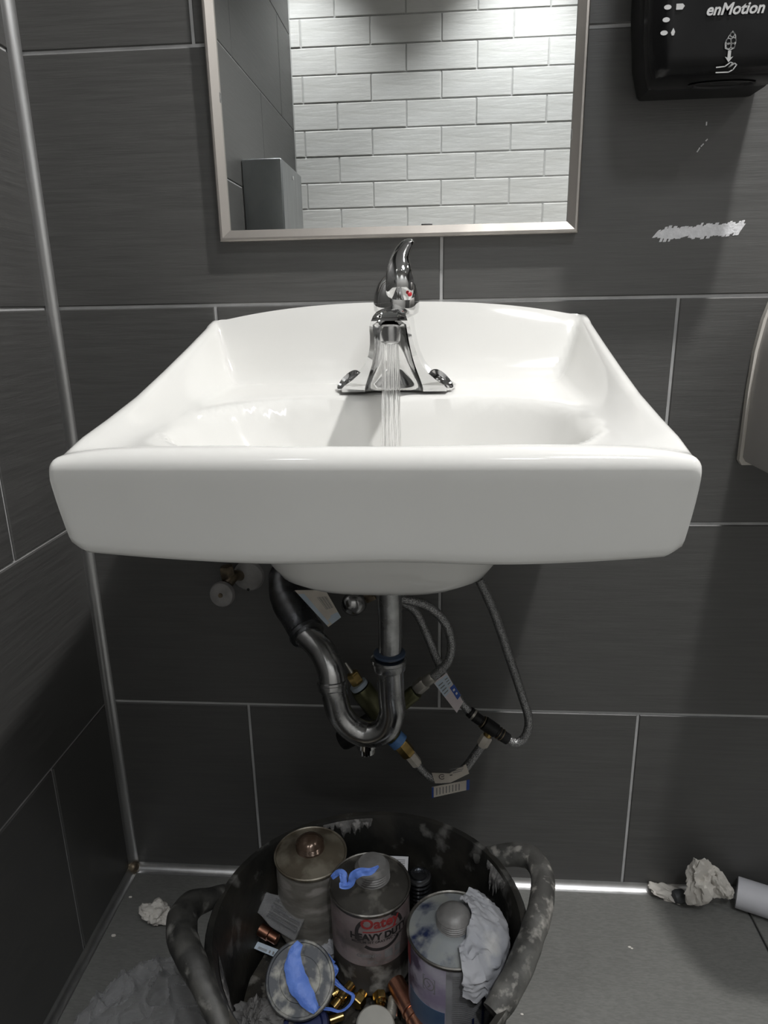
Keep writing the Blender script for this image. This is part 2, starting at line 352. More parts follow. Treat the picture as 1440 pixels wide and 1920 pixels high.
b = MB(); b.box((MX0+.008, -.0098, MZ0+.008), (MX1-.008, -.0038, MZ1-.008)); glass = obj('glass', b, M['mirror'], t, smooth=0)
b = MB(); b.box((-.026, -.0122, MZ0+.012), (-.012, -.0100, MZ0+.0155), .0005); obj('clip', b, M['chrome_dark'], t, 'small dark clip at the lower edge of the glass')
for (x, z) in ((MX0+.0125, 1.190), (MX1-.0125, 1.135)):
    b = MB(); b.box((x-.0012, -.0128, z), (x+.0012, -.0100, z+.012), .0005); obj('clip', b, M['chrome_dull'], t)

# ------------------------------------------------------------------ steel dispenser on the left wall (seen in the mirror)
t = thing('towel_dispenser', 'brushed steel box dispenser on the left wall, reflected in the mirror', 'dispenser', (XL, -1.255, .97))
b = MB(); b.box((XL+.001, -1.40, .97), (-.427, -1.11, 1.328), .004); obj('housing', b, M['steel'], t)
b = MB(); b.box((-.427, -1.395, 1.02), (-.4255, -1.115, 1.024)); obj('door_seam', b, M['black_hole'], t)
b = MB(); b.lathe([(.006,0),(.006,.002),(.004,.003)], (-.427, -1.255, 1.30), (1,0,0), 16); obj('lock', b, M['chrome'], t)

# ------------------------------------------------------------------ sink
XC = -.061; A = .2532; YB = .457
t_sink = thing('wall_sink', 'white porcelain wall-hung washbasin with raised back under the mirror', 'sink', (XC, 0, .66))
RIM = [(0,.929),(.03,.922),(.113,.901),(.2,.880),(.28,.862),(.35,.850),(.40,.8425),(.43,.8355),(.457,.8285)]
def top_h(X, Y):
    ax = abs(X)
    zs = lin(Y, RIM); zb = .949-.0235*(ax/.25)**2.4; zf = .8415-.0085*(ax/A)**9
    deck = .8485-.016*max(0, (Y-.06)/.36)
    e1 = (A-ax-.011)/.036; e2 = (Y-.013)/.045; e3 = (YB-Y-.020)/.030
    f = lambda e: 1 if e <= 0 else (0 if e >= 1 else (1-e)**2*(1+2*e)*.45+(1-e)**2*.55)
    c = [(zs-deck)*f(e1), (zb-deck)*f(e2), (zf-deck)*f(e3)]
    p_ = 6; m_ = sum(max(q, 0)**p_ for q in c)**(1/p_)
    if f(e1) > 0 and f(e2) > 0: m_ = min(m_, max(c[0], c[1])*1.02)
    h = deck+m_
    rr = ((ax/.205)**2.7+(abs(Y-(.292 if Y < .292 else .277))/(.128 if Y < .292 else .152))**2.7)**(1/2.7)
    if rr < 1.12:
        q = max(0, 1-rr)
        dep = .128*(1-(1-min(1, q*1.35))**2.2)
        soft = .006*S((1.12-rr)/.18)
        h -= dep+soft*.6
    e = A-ax; rad = .0075
    if e < rad: h -= rad-math.sqrt(max(0, rad*rad-(rad-e)**2))
    e = YB-Y; rad = .016*(1-.5*(ax/A)**8)
    if e < rad: h -= rad-math.sqrt(max(0, rad*rad-(rad-e)**2))
    if Y < .006: h -= .006-math.sqrt(max(0, .006**2-(.006-Y)**2))
    return h
def warp(n, edge):   # parameter list denser near both ends
    a = [0]
    for q in (.0015,.004,.007,.011,.016,.022,.028,.034,.041,.05): a.append(q)
    return a
ed = [0,.0007,.002,.004,.0065,.009,.012,.016,.02,.025,.030,.036,.042,.05,.058]
gx = [-A+q for q in ed]+[-A+.058+(2*A-.116)*i/64 for i in range(1, 64)]+[A-q for q in reversed(ed)]
gy = [q for q in ed]+[.058+(YB-.116)*i/54 for i in range(1, 54)]+[YB-q for q in reversed(ed)]
CR = .007
def corner(X, Y):
    """round the two front corners in plan"""
    sx = 1 if X > 0 else -1; ax = abs(X)
    u = (ax-(A-CR))/CR; v = (Y-(YB-CR))/CR
    if u > 0 and v > 0:
        return sx*((A-CR)+CR*u*math.sqrt(1-v*v/2*.75)), (YB-CR)+CR*v*math.sqrt(1-u*u/2*.75)
    return X, Y
b = MB(); nx, ny = len(gx), len(gy); idx = {}
for j, Y in enumerate(gy):
    for i, X in enumerate(gx):
        h = top_h(X, Y); x2, y2 = corner(X, Y)
        y2 -= .004*(X/A)**2*S((Y-.3)/.15)*0
        idx[i, j] = len(b.v); b.v.append((XC+x2, -y2, h))
for j in range(ny-1):
    for i in range(nx-1): b.f.append((idx[i,j], idx[i+1,j], idx[i+1,j+1], idx[i,j+1]))
loop = [(i, 0) for i in range(nx)]+[(nx-1, j) for j in range(1, ny)]+[(i, ny-1) for i in range(nx-2, -1, -1)]+[(0, j) for j in range(ny-2, 0, -1)]
def low(x):           # lower edge of the apron
    q = abs(x-XC)/A
    return .7412+.004*math.exp(-((x-XC-.02)/.07)**2)+.0115*q**2.2+.006*S((q-.95)/.05)
prev = [idx[k] for k in loop]
LV = [(0.12, 0), (.3, 0), (.5, 0), (.7, 0), (.85, 0), (.94, .05), (.98, .25), (1.0, .6), (1.0, 1.0)]
for (tt, ins) in LV:
    cur = []
    for k in loop:
        x, y, z = b.v[idx[k]]
        zl = low(x)
        zb_ = zl+(.008*(1-ins) if False else 0)
        zz = z+(zl-z)*tt
        tap = 1-.020*tt**1.6
        xx = XC+(x-XC)*(tap if y > -.46 else 1)
        yy = y+(.010*tt if y < -.38 else 0)*S((-y-.38)/.06)
        ii = .009*ins
        xx = XC+(xx-XC)*(1-ii/.25); yy = yy+ii*S((-yy-.3)/.1)
        cur.append(len(b.v)); b.v.append((xx, yy, zz))
    for q in range(len(loop)):
        w = (q+1) % len(loop); b.f.append((prev[q], cur[q], cur[w], prev[w]))
    prev = cur
# underside grid closing the shell
b.f.append(tuple(reversed(prev)))
obj('basin', b, M['porcelain'], t_sink, smooth=50)
# bowl bulge under the shell
b = MB(); rg = []
for (z, rx, ry, e) in ((.775,.150,.15,3.2),(.748,.138,.14,3.2),(.720,.128,.13,3.4),(.698,.120,.122,3.4),(.684,.112,.114,3.2),(.674,.098,.10,3),(.667,.075,.078,2.6),(.664,.03,.03,2)):
    ring = []
    for k in range(56):
        a = 2*PI*k/56; c_, s_ = math.cos(a), math.sin(a)
        ring.append((XC+.0+rx*abs(c_)**(2/e)*(1 if c_ > 0 else -1), -.245+ry*abs(s_)**(2/e)*(1 if s_ > 0 else -1), z))
    rg.append(ring)
b.rings(rg); obj('bowl_underside', b, M['porcelain'], t_sink, smooth=60)
b = MB(); b.lathe([(.010,.706),(.022,.7065),(.0265,.7085),(.0285,.711),(.0285,.706)], (XC, -.25, 0), (0,0,1), 28); obj('drain_ring', b, M['chrome'], t_sink)

# ------------------------------------------------------------------ faucet
FX = -.0555; FZ = .8480
t = thing('faucet', 'chrome single-lever faucet on the white washbasin deck', 'faucet', (FX, -.12, FZ))
def fring(z, w, yb, yf, wc, yc, n=10):
    """U-shaped plan outline: back, right flank, right front tip, channel, left front tip, left flank"""
    pts = []
    for k in range(n+1):       # back half from left to right (semi-ellipse)
        a = PI-PI*k/n
        pts.append((w*math.cos(a), yb-.0+(.030)*0+(-.02+.02*math.sin(a))))
    for k in range(1, n+1):    # right flank to front tip
        q = k/n; pts.append((w+(wc+ (w-wc)*.5-w)*S(q)*.6, yb-.02+(yf-(yb-.02))*q))
    for k in range(0, n+1):    # channel
        a = PI*k/n; pts.append((wc*math.cos(a), yf+(yc-yf)*math.sin(a)**.6))
    for k in range(n, 0, -1):
        q = k/n; pts.append((-(w+(wc+(w-wc)*.5-w)*S(q)*.6), yb-.02+(yf-(yb-.02))*q))
    return [(FX+x, y, z) for x, y in pts]
b = MB()
secs = [(.000,.073,-.088,-.150,.034,-.135),(.004,.0735,-.088,-.152,.034,-.135),(.008,.068,-.088,-.152,.033,-.134),(.014,.056,-.088,-.153,.031,-.133),
        (.022,.044,-.088,-.155,.028,-.132),(.032,.0355,-.088,-.158,.0245,-.132),(.044,.030,-.088,-.166,.0215,-.134),(.056,.0265,-.088,-.178,.0195,-.138),
        (.066,.0245,-.088,-.194,.0185,-.150),(.073,.0235,-.088,-.208,.0180,-.175),(.078,.0228,-.088,-.215,.0175,-.205),
        (.082,.0222,-.088,-.217,.012,-.214),(.087,.0205,-.088,-.212,.010,-.2095),(.091,.0175,-.090,-.200,.008,-.1985),(.094,.012,-.094,-.17,.006,-.169)]
b.rings([fring(FZ+z, w, yb, yf, wc, yc) for z, w, yb, yf, wc, yc in secs]); obj('spout_body', b, M['chrome'], t, smooth=50)
for s in (-1, 1):          # dished wing ends
    b = MB()
    wn = Vector((s*.42,-.62,.66)).normalized(); wt = Vector((s*.80,-.10,-.62)); wt = (wt-wn*wt.dot(wn)).normalized(); wb = wn.cross(wt); wc_ = Vector((FX+s*.0555,-.1300,FZ+.0112))
    b.rings([[wc_+wt*(.0165*k*math.cos(a)+.002*(1-k))+wb*(.0100*k*math.sin(a)*(1-.25*math.cos(a)))+wn*dz for a in [2*PI*j/28 for j in range(28)]] for k, dz in ((1.04, -.006), (1.04, .0005), (.98, .0018), (.9, .0012), (.75, -.001), (.5, -.0026), (.2, -.0034), (.02, -.0036))])
    obj('wing_cap', b, M['chrome'], t, smooth=50)
b = MB(); b.lathe([(.0085,-.012),(.0105,-.011),(.0115,-.004),(.0115,.004),(.010,.006)], (FX, -.202, FZ+.071), (0,.12,1), 24); obj('aerator', b, M['chrome_dull'], t)
# handle dome + lever
b = MB(); b.lathe([(.0225,0),(.0265,.003),(.0275,.010),(.0265,.022),(.0225,.034),(.016,.042),(.006,.046),(.0005,.0465)], (FX+.001, -.105, FZ+.087), (.06,-.10,1), 32); obj('handle_hub', b, M['chrome'], t, smooth=60)
b = MB()
path = [(FX+.006,-.128,FZ+.104),(FX+.007,-.130,FZ+.122),(FX+.0065,-.127,FZ+.138),(FX+.008,-.120,FZ+.151),(FX+.0135,-.112,FZ+.162),(FX+.0205,-.106,FZ+.170)]
P_ = spline(path, 6); rg = []
for i, q in enumerate(P_):
    u = i/(len(P_)-1)
    wx = lin(u, [(0,.014),(.12,.0165),(.35,.0150),(.6,.0105),(.85,.0075),(.96,.0048),(1,.0015)]); wy = lin(u, [(0,.006),(.2,.009),(.5,.0065),(.85,.0042),(1,.001)])
    T = (P_[min(i+1, len(P_)-1)]-P_[max(i-1, 0)]).normalized(); Nx = (Vector((1,0,0))-T*T.x).normalized(); Ny = T.cross(Nx)
    rg.append([q+Nx*wx*math.cos(a)+Ny*wy*math.sin(a) for a in [2*PI*k/20 for k in range(20)]])
b.rings(rg); lever = obj('lever_handle', b, M['chrome'], t, smooth=60)
b = MB(); b.lathe([(.0026,0),(.0026,.0012),(.0014,.002)], (FX+.0185,-.1375,FZ+.109), (.45,-.9,.15), 16); obj('hot_indicator', b, M['red_dot'], lever, 'small red hot-water dot')
b = MB(); b.tube([(FX+.012,-.075,FZ),(FX+.012,-.075,FZ+.085),(FX+.013,-.076,FZ+.100)], [.003,.003,.0045], 10, 3); obj('lift_rod', b, M['chrome_dark'], t)

# running water
b = MB()
for k in range(11):
    a = 2*PI*k/10; rr = .0078 if k < 10 else 0
    x, y = FX+rr*math.cos(a), -.2045+rr*math.sin(a)
    sp = 1.25+.25*random.random()
    x2, y2 = FX+rr*sp*math.cos(a)-.0005, -.2105+rr*sp*math.sin(a)
    zb_ = top_h(x2-XC, -y2)+.0025
    n = 14; pts = []; rad = []
    for i in range(n+1):
        u = i/n; pts.append((x+(x2-x)*u+.0003*math.sin(9*u+k), y+(y2-y)*u, FZ+.0575+(zb_-FZ-.0575)*u)); rad.append((.00115+.0006*u*(0.6+random.random()*.8))*(1+.25*math.sin(u*26+k*2)*u))
    b.tube(pts, rad, 8, 1)
o = obj('running_water', b, M['water'], smooth=80, loc=(FX, -.21, .72))
tag(o, 'clear stream of water running from the chrome faucet into the basin', 'water')

# ------------------------------------------------------------------ black soap dispenser (upper right)
DX0, DX1, DF = .2150, .3850, -.105
t = thing('soap_dispenser', 'black glossy touch-free dispenser with white printed logo, upper right on the dark wall', 'dispenser', ((DX0+DX1)/2, 0, 1.168))
def rrect(x0, x1, y0, y1, z, r, n=6):
    out = []
    for cx_, cy_, a0 in ((x1-r, y1-r, 0), (x0+r, y1-r, 90), (x0+r, y0+r, 180), (x1-r, y0+r, 270)):
        for k in range(n+1):
            a = R(a0+90*k/n); out.append((cx_+r*math.cos(a), cy_+r*math.sin(a), z))
    return out
b = MB()
b.rings([rrect(DX0+ins, DX1-ins, -.052, -.0025, z, .006) for z, ins in ((1.176,.020),(1.179,.0175),(1.205,.010),(1.26,.004),(1.44,.001),(1.452,.004))])
obj('back_housing', b, M['black_matte'], t, smooth=40)
b = MB()
b.rings([rrect(DX0+ins, DX1-ins, yf, -.050, z, r_) for z, ins, yf, r_ in ((1.1755,.020,-.090,.012),(1.1775,.0145,-.0965,.016),(1.184,.0110,-.1015,.02),(1.195,.009,-.1035,.022),(1.22,.005,-.104,.022),(1.28,.002,-.105,.022),(1.40,.001,-.105,.022),(1.44,.004,-.100,.022),(1.452,.02,-.08,.02))])
cover = obj('front_cover', b, M['black_plastic'], t, smooth=40)
nz_ = (0.3100, -0.0660, 1.1750)
b = MB(); b.lathe([(.030,.002),(.0345,-.0008),(.033,-.0014),(.029,.0),(.026,.0015),(.0005,.0018)], (0,0,0), (0,0,1), 36, cap=False)
b.v = [(nz_[0]+x*1.08, nz_[1]+y*.40, 1.1752+z) for x, y, z in b.v]
obj('nozzle_recess', b, M['black_hole'], t, smooth=50)
def text_mesh(txt, size, shear=0, bold=0, extrude=.0, align='CENTER'):
    cu = bpy.data.curves.new('lettering', 'FONT'); cu.body = txt; cu.size = size; cu.shear = shear; cu.align_x = align; cu.align_y = 'CENTER'; cu.offset = bold; cu.resolution_u = 3
    o = bpy.data.objects.new('lettering', cu); C.collection.objects.link(o); bpy.context.view_layer.update()
    dg = bpy.context.evaluated_depsgraph_get(); me = o.evaluated_get(dg).to_mesh()
    V = [v.co.copy() for v in me.vertices]; F = [tuple(p.vertices) for p in me.polygons]
    o.evaluated_get(dg).to_mesh_clear(); bpy.data.objects.remove(o); bpy.data.curves.remove(cu)
    return V, F
def flat_text(b, txt, size, fn, **k):
    V, F = text_mesh(txt, size, **k); b.add([fn(v.x, v.y) for v in V], F)
def stroke(b, pts, w, fn):
    for a, c in zip(pts, pts[1:]):
        a = Vector(a); c = Vector(c); d = (c-a); 
        if d.length < 1e-9: continue
        n = Vector((-d.y, d.x)).normalized()*w/2; d = d.normalized()*w*.3
        b.add([fn(*(a-d+n)), fn(*(c+d+n)), fn(*(c+d-n)), fn(*(a-d-n))], [(0,1,2,3)])
def circ(cx_, cy_, rx, ry=None, n=18, a0=0, a1=360): return [(cx_+rx*math.cos(R(a0+(a1-a0)*k/n)), cy_+(ry or rx)*math.sin(R(a0+(a1-a0)*k/n))) for k in range(n+1)]
def disc(b, cx_, cy_, rx, ry, fn, n=18):
    b.add([fn(cx_+rx*math.cos(2*PI*k/n), cy_+ry*math.sin(2*PI*k/n)) for k in range(n)], [tuple(range(n))])
fr = lambda x, z: (x, DF-.0006, z)
b = MB()
TX = (0.3020, -0.1060, 1.2340)
flat_text(b, 'enMotion', .0150, lambda x, y: fr(TX[0]+x, TX[2]+y), shear=.25, bold=.0004)
obj('logo', b, M['print_white'], cover, 'white slanted lettering', smooth=0)
b = MB()
K = (0.3010, -0.1060, 1.2060); k0, k2 = K[0], K[2]; u_ = .00054   # one photo pixel at this distance
P2 = lambda x, y: fr(k0+x*u_, k2-y*u_)
for (cx_, cy_, r_) in ((2,-9,4),(-4,2,5),(5,1,5),(-3,10,5),(5,10,4)): stroke(b, circ(cx_, cy_, r_, n=12), 1.6, P2)
stroke(b, [(2,-15),(8,-8),(10,3),(8,14),(0,17),(-9,14),(-10,4),(-4,-7),(2,-15)], 1.4, P2)
b.add([P2(-3,18), P2(3,18), P2(3,30), P2(8,28), P2(0,38), P2(-8,28), P2(-3,30)], [(0,1,2,3,4,5,6)])
stroke(b, [(-22,46),(-6,45),(4,38),(9,40),(1,47),(12,40),(16,43),(10,51),(2,55),(-22,55)], 2, P2)
obj('icon', b, M['print_white'], cover, 'white bubbles, arrow and hand pictogram', smooth=0)
b = MB()
for (px, pz) in ((0,0),(-1,21),(-3,43)):
    disc(b, px, pz, 7, 4.2, lambda x, y: fr(.2335+x*u_, 1.2385-y*u_))
b.add([fr(.2335+x*u_, 1.2385-y*u_) for x, y in ((16,-5),(28,-5),(32,-1),(28,5),(16,5))], [(0,1,2,3,4)])
b.add([fr(.2335+x*u_, 1.2385-y*u_) for x, y in ((14,35),(18,42),(16,48),(12,48),(10,43))], [(0,1,2,3,4)])
obj('indicator_marks', b, M['print_white'], cover, 'pale status lights with battery and drop marks', smooth=0)

# ------------------------------------------------------------------ white fixture at the right edge
t = thing('hand_dryer', 'white rounded wall fixture cut off by the right edge of the photo', 'fixture', (.54, 0, .73))
def dome(x0, x1, z0, z1, e, n=40):
    cx_, cz_ = (x0+x1)/2, (z0+z1)/2; out = []
    for k in range(n):
        a = 2*PI*k/n; c_, s_ = math.cos(a), math.sin(a)
        x = cx_+(x1-x0)/2*abs(c_)**(2/e)*(1 if c_ > 0 else -1); zz = cz_+(z1-z0)/2*abs(s_)**(2/e)*(1 if s_ > 0 else -1)
        out.append((x, zz))
    return out
def shield(x0, x1, z0, z1, n=14):     # flat bottom, round shoulders
    cx_ = (x0+x1)/2; w = (x1-x0)/2; pts = [(x0+.004, z0), (x1-.004, z0), (x1, z0+.006)]
    for k in range(n+1):
        a = PI*k/n; pts.append((cx_+w*math.cos(a)**1 if False else cx_+w*(abs(math.cos(a))**.55)*(1 if math.cos(a) >= 0 else -1), z0+.10+(z1-z0-.10)*math.sin(a)**.9))
    pts.append((x0, z0+.006)); return pts
b = MB(); q0 = shield(.404, .676, .728, 1.02)
b.rings([[(x, -.003, z) for x, z in q0], [(x, -.012, z) for x, z in q0]]); obj('back_plate', b, M['white_edge'], t, smooth=30)
b = MB(); c0 = shield(.408, .672, .733, 1.015); cx_ = .54; cz_ = .85
b.rings([[(cx_+(x-cx_)*k, yy, cz_+(z-cz_)*kz) for x, z in c0] for k, kz, yy in ((1,1,-.012),(1,1,-.080),(.995,.99,-.16),(.97,.96,-.215),(.90,.90,-.255),(.74,.75,-.285),(.35,.35,-.298))]); obj('cover', b, M['white_plastic'], t, smooth=50)
b = MB()
for k, wd in enumerate((12, 9)): stroke(b, [(.4215, .7545-.006*k), (.4215+wd*.0006, .7540-.006*k)], .0022, lambda x, z: (x, -.1195+.0, z))
b = MB()
for k in range(2): b.box((.4125, -.063-.0022, .752-.006*k), (.4129, -.052, .754-.006*k))
obj('maker_mark', b, M['print_grey'], t, 'tiny grey print on the side', smooth=0)

# white adhesive smear and scratches on the wall tiles
b = MB(); SA = Vector((0.2710, 0.0000, 1.0250)); SB = Vector((0.3760, 0.0000, 1.0300)); rnd = random.Random(3)
n = 62
for k in range(n):
    u = (k+rnd.uniform(-.4, .4))/n
    if .395 < u < .412: continue
    cpt = SA.lerp(SB, u); hh = .0080*(.62+.5*rnd.random())*(1 if u > .05 else .55); sl = .0062
    w = .0012+.0012*rnd.random(); z0 = cpt.z-hh*(.8+.4*rnd.random()); z1 = cpt.z+hh*(.8+.35*rnd.random()); y1 = -.0023-.0004*rnd.random()
    b.add([(cpt.x-w-sl*.5, y1, z0), (cpt.x+w-sl*.5, y1, z0+.0006), (cpt.x+w+sl*.5, y1, z1), (cpt.x-w+sl*.5, y1, z1-.0006),
           (cpt.x-w-sl*.5, -.0015, z0), (cpt.x+w-sl*.5, -.0015, z0), (cpt.x+w+sl*.5, -.0015, z1), (cpt.x-w+sl*.5, -.0015, z1)],
          [(0,1,2,3),(0,4,5,1),(1,5,6,2),(2,6,7,3),(3,7,4,0)])
obj('adhesive_smear', b, M['smear'], wall_back, 'white scraped adhesive streak on the dark tile', smooth=0)
b = MB()
for (x0, y0, x1, y1) in ((1306,285,1312,277),(1314,275,1318,270),(1322,262,1325,258),(1324,236,1326,231)):
    pass
for (a, c) in (((0.3110, 0.0000, 1.1180), (0.3140, 0.0000, 1.1230)), ((0.3150, 0.0000, 1.1240), (0.3180, 0.0000, 1.1270)), ((0.3200, -0.0000, 1.1300), (0.3220, 0.0000, 1.1320)), ((0.3190, 0.0000, 1.1470), (0.3190, -0.0000, 1.1510))):
    b.tube([(a[0], -.0022, a[2]), (c[0], -.0022, c[2])], .0008, 5, 1)
obj('scratch', b, M['smear'], wall_back, 'small pale scratches on the dark tile', smooth=0)

# ------------------------------------------------------------------ drain trap
t = thing('drain_trap', 'chrome P-trap drain pipe hanging below the white washbasin', 'pipe', (-0.0980, -0.1500, 0.3650))
TPX = (-0.0650, -0.1550, 0.5450)
b = MB(); b.tube([(TPX[0]-.001, -.157, .690), (-0.0640, -0.1550, 0.5670), (-0.0660, -0.1520, 0.4990)], .0155, 24, 3); obj('tailpiece', b, M['chrome_dull'], t)
def nut(name, c, d, r, h, mt, n=28, label=None):
    b = MB(); c = Vector(c); d = Vector(d).normalized()
    b.lathe([(r*.86,-h*.5),(r*.97,-h*.45),(r,-h*.30),(r,h*.1),(r*1.06,h*.18),(r*1.06,h*.42),(r*.9,h*.5)], c, d, n); return obj(name, b, mt, t, label)
nut('slip_nut', (-0.0670, -0.1520, 0.4950), (0,0,1), .0225, .018, M['chrome_dull'])
b = MB(); b.lathe([(.0165,0),(.021,.001),(.021,.004),(.0165,.006)], (-0.0660, -0.1520, 0.5060), (0,0,1), 24); obj('washer', b, M['blue_dim'], t, 'bluish washer above the slip nut')
b = MB(); b.tube([(-0.0660, -0.1520, 0.4920), (-0.0650, -0.1500, 0.4480), (-0.0640, -0.1490, 0.4190), (-0.0740, -0.1470, 0.3920), (-0.0970, -0.1440, 0.3800), (-0.1200, -0.1410, 0.3870), (-0.1370, -0.1380, 0.4080), (-0.1440, -0.1360, 0.4380), (-0.1460, -0.1350, 0.4470)], .0178, 28, 7); obj('j_bend', b, M['chrome_dull'], t, smooth=60)
nut('slip_nut', (-0.1460, -0.1350, 0.4490), (Vector((-0.1470, -0.1300, 0.4630))-Vector((-0.1450, -0.1360, 0.4420)))[:], .0200, .013, M['chrome_dull'])
b = MB(); b.tube([(-0.1460, -0.1340, 0.4500), (-0.1490, -0.1280, 0.4700), (-0.1610, -0.1150, 0.4900), (-0.1770, -0.1020, 0.5000), (-0.1890, -0.0920, 0.5050)], .0185, 28, 7); obj('trap_arm', b, M['chrome_dull'], t, smooth=60)
a_ = Vector((-0.1840, -0.0960, 0.5040)); c_ = Vector((-0.2200, -0.0450, 0.5330)); d_ = (c_-a_).normalized()
b = MB(); L_ = (c_-a_).length; b.lathe([(.019,0),(.0245,.001),(.0255,.006),(.0235,.010),(.0240,L_*.6),(.0255,L_*.8),(.0255,L_)], a_, d_, 32); obj('wall_sleeve', b, M['chrome_dark'], t, 'dark sleeve joining the trap to the wall')
b = MB(); b.tube([c_-d_*.01, c_+d_*.012, (c_.x-.012, -.012, c_.z+.022), (c_.x-.013, .0, c_.z+.023)], .0235, 24, 4); obj('wall_sleeve', b, M['chrome_dark'], t)
b = MB(); b.lathe([(.0105,-.010),(.012,-.008),(.012,0),(.015,.002),(.015,.012)], (-0.1010, -0.1430, 0.3600), (0,0,1), 24); obj('cleanout_plug', b, M['chrome'], t)
def card(parent, name, pts, mt, th=.0006, label=None):
    b = MB(); P = [Vector(p) for p in pts]; n = (P[1]-P[0]).cross(P[2]-P[0]).normalized()
    if n.y > 0: n = -n
    k = len(P); b.add([p for p in P]+[p+n*th for p in P], [tuple(range(k)), tuple(range(2*k-1, k-1, -1))]+[(i, (i+1) % k, k+(i+1) % k, k+i) for i in range(k)])
    return obj(name, b, mt, parent, label, smooth=0)
st = card(t, 'sticker', [(-0.2010, -0.0880, 0.5690), (-0.1580, -0.0880, 0.5700), (-0.1370, -0.0920, 0.5310), (-0.1550, -0.0940, 0.5170)], M['paper_cream'], label='white barcode sticker hanging off the trap sleeve')
def lerp2(c, u, v):
    a, b_, d, e = [Vector(q) for q in c]; return a.lerp(b_, u).lerp(e.lerp(d, u), v)
def printed(parent, corners, mt, lines, off=.0009, name='print'):
    """small printed bars: lines = (u0,u1,v0,v1)"""
    b = MB(); P = [Vector(q) for q in corners]; n = (P[1]-P[0]).cross(P[3]-P[0]).normalized()
    if n.y > 0: n = -n
    for u0, u1, v0, v1 in lines: b.add([lerp2(corners, u, v)+n*off for u, v in ((u0,v0),(u1,v0),(u1,v1),(u0,v1))], [(0,1,2,3)])
    return obj(name, b, mt, parent, smooth=0)
qs = [(-0.2010, -0.0880, 0.5690), (-0.1580, -0.0880, 0.5700), (-0.1370, -0.0920, 0.5310), (-0.1550, -0.0940, 0.5170)]
printed(st, qs, M['print_grey'], [(.56+.055*k, .58+.055*k+.012*(k % 2), .22, .62) for k in range(7)])
printed(st, qs, M['paper_blue'], [(.3, 1, .80, 1.0), (.0, .22, .1, .95)], .0007, 'blue_edge')

# ------------------------------------------------------------------ stop valves
t = thing('stop_valve', 'tarnished shut-off valve with two round plates left of the trap', 'valve', (-0.3110, -0.0300, 0.5490))
b = MB(); e1 = (-0.2880, -0.0060, 0.5560); b.lathe([(.024,-.003),(.024,0),(.021,.004),(.010,.007),(.002,.007)], (e1[0], -.005, e1[2]), (.1,-1,.0), 32); es = obj('wall_plate', b, M['plate_grey'], t)
b = MB(); h1 = (-0.2890, -0.0120, 0.5360); b.lathe([(.0022,0),(.0022,.001)], (h1[0], -.0100, h1[2]), (0,-1,0), 12); obj('screw_hole', b, M['black_hole'], es)
b = MB(); b.tube([(e1[0]-.012, -.005, e1[2]), (-0.3020, -0.0300, 0.5660), (-0.3080, -0.0450, 0.5590)], [.008,.008,.007], 14, 4); obj('valve_stem', b, M['brass_dirty'], t)
b = MB(); b.hexa((-0.3120, -0.0350, 0.5830), (-0.3090, -0.0350, 0.5590), .011); obj('valve_nut', b, M['brass_dirty'], t)
hd = (-0.3150, -0.0550, 0.5470); b = MB(); b.lathe([(.016,-.006),(.0185,-.004),(.0190,0),(.0175,.004),(.015,.005),(.004,.0055)], hd, (-.12,-1,.12), 32); hv = obj('round_handle', b, M['plate_grey'], t)
b = MB(); b.lathe([(.0035,0),(.003,.002)], (hd[0]-.0007, hd[1]-.0055, hd[2]+.0007), (-.12,-1,.12), 12); obj('handle_screw', b, M['brass_dirty'], hv)
t = thing('stop_valve', 'round chrome shut-off knob behind the drain tailpiece', 'valve', (-0.1250, -0.0300, 0.5260))
kb = (-0.1230, -0.0550, 0.5350); b = MB(); b.lathe([(.006,-.014),(.013,-.010),(.0175,-.003),(.0180,.003),(.014,.010),(.006,.0135),(.001,.014)], kb, (.2,-1,-.1), 32); obj('round_handle', b, M['chrome_dull'], t, smooth=60)
b = MB(); b.tube([(kb[0], kb[1]+.006, kb[2]), (kb[0]+.002, -.001, kb[2]+.008)], .007, 14, 2); obj('valve_stem', b, M['chrome_dull'], t)
b = MB(); b.hexa((-0.1100, -0.0400, 0.5350), (-0.0940, -0.0400, 0.5420), .007); obj('compression_nut', b, M['brass_dirty'], t)

# ------------------------------------------------------------------ mixing valve (brass, behind the trap)
t = thing('mixing_valve', 'brass mixing valve with dark ports half hidden behind the trap', 'valve', (-0.0870, -0.0600, 0.3580))
cc = Vector((-0.0850, -0.0650, 0.3560))
def port(name, p0, p1, r, mt, label=None, n=20):
    a = Vector(p0); c = Vector(p1); L = (c-a).length; b = MB(); b.lathe([(r*.9,0),(r,L*.06),(r,L*.94),(r*.9,L)], a, c-a, n); return obj(name, b, mt, t, label)
port('valve_body', (-0.1160, -0.0680, 0.4070), (-0.0810, -0.0660, 0.3510), .0165, M['brass_green'], 'greenish brass body')
port('collar', (-0.1200, -0.0680, 0.4140), (-0.1160, -0.0680, 0.4080), .0135, M['paper_blue'], 'pale blue collar')
b = MB(); b.hexa((-0.1280, -0.0680, 0.4310), (-0.1190, -0.0680, 0.4140), .010); obj('port_nut', b, M['brass'], t)
b = MB(); b.tube([(-0.1380, -0.0600, 0.4430), (-0.1270, -0.0660, 0.4280)], [.002,.0035], 8, 2); obj('check_stem', b, M['ferrule'], t)
port('valve_body', (-0.0850, -0.0660, 0.3570), (-0.1470, -0.0680, 0.3170), .0165, M['black_matte'], 'black round cap')
port('inlet_port', (-0.0810, -0.0660, 0.3570), (-0.0340, -0.0680, 0.4030), .0115, M['brass_green'])
port('outlet_port', (-0.0840, -0.0660, 0.3530), (-0.0660, -0.0700, 0.3240), .0130, M['brass_green'])
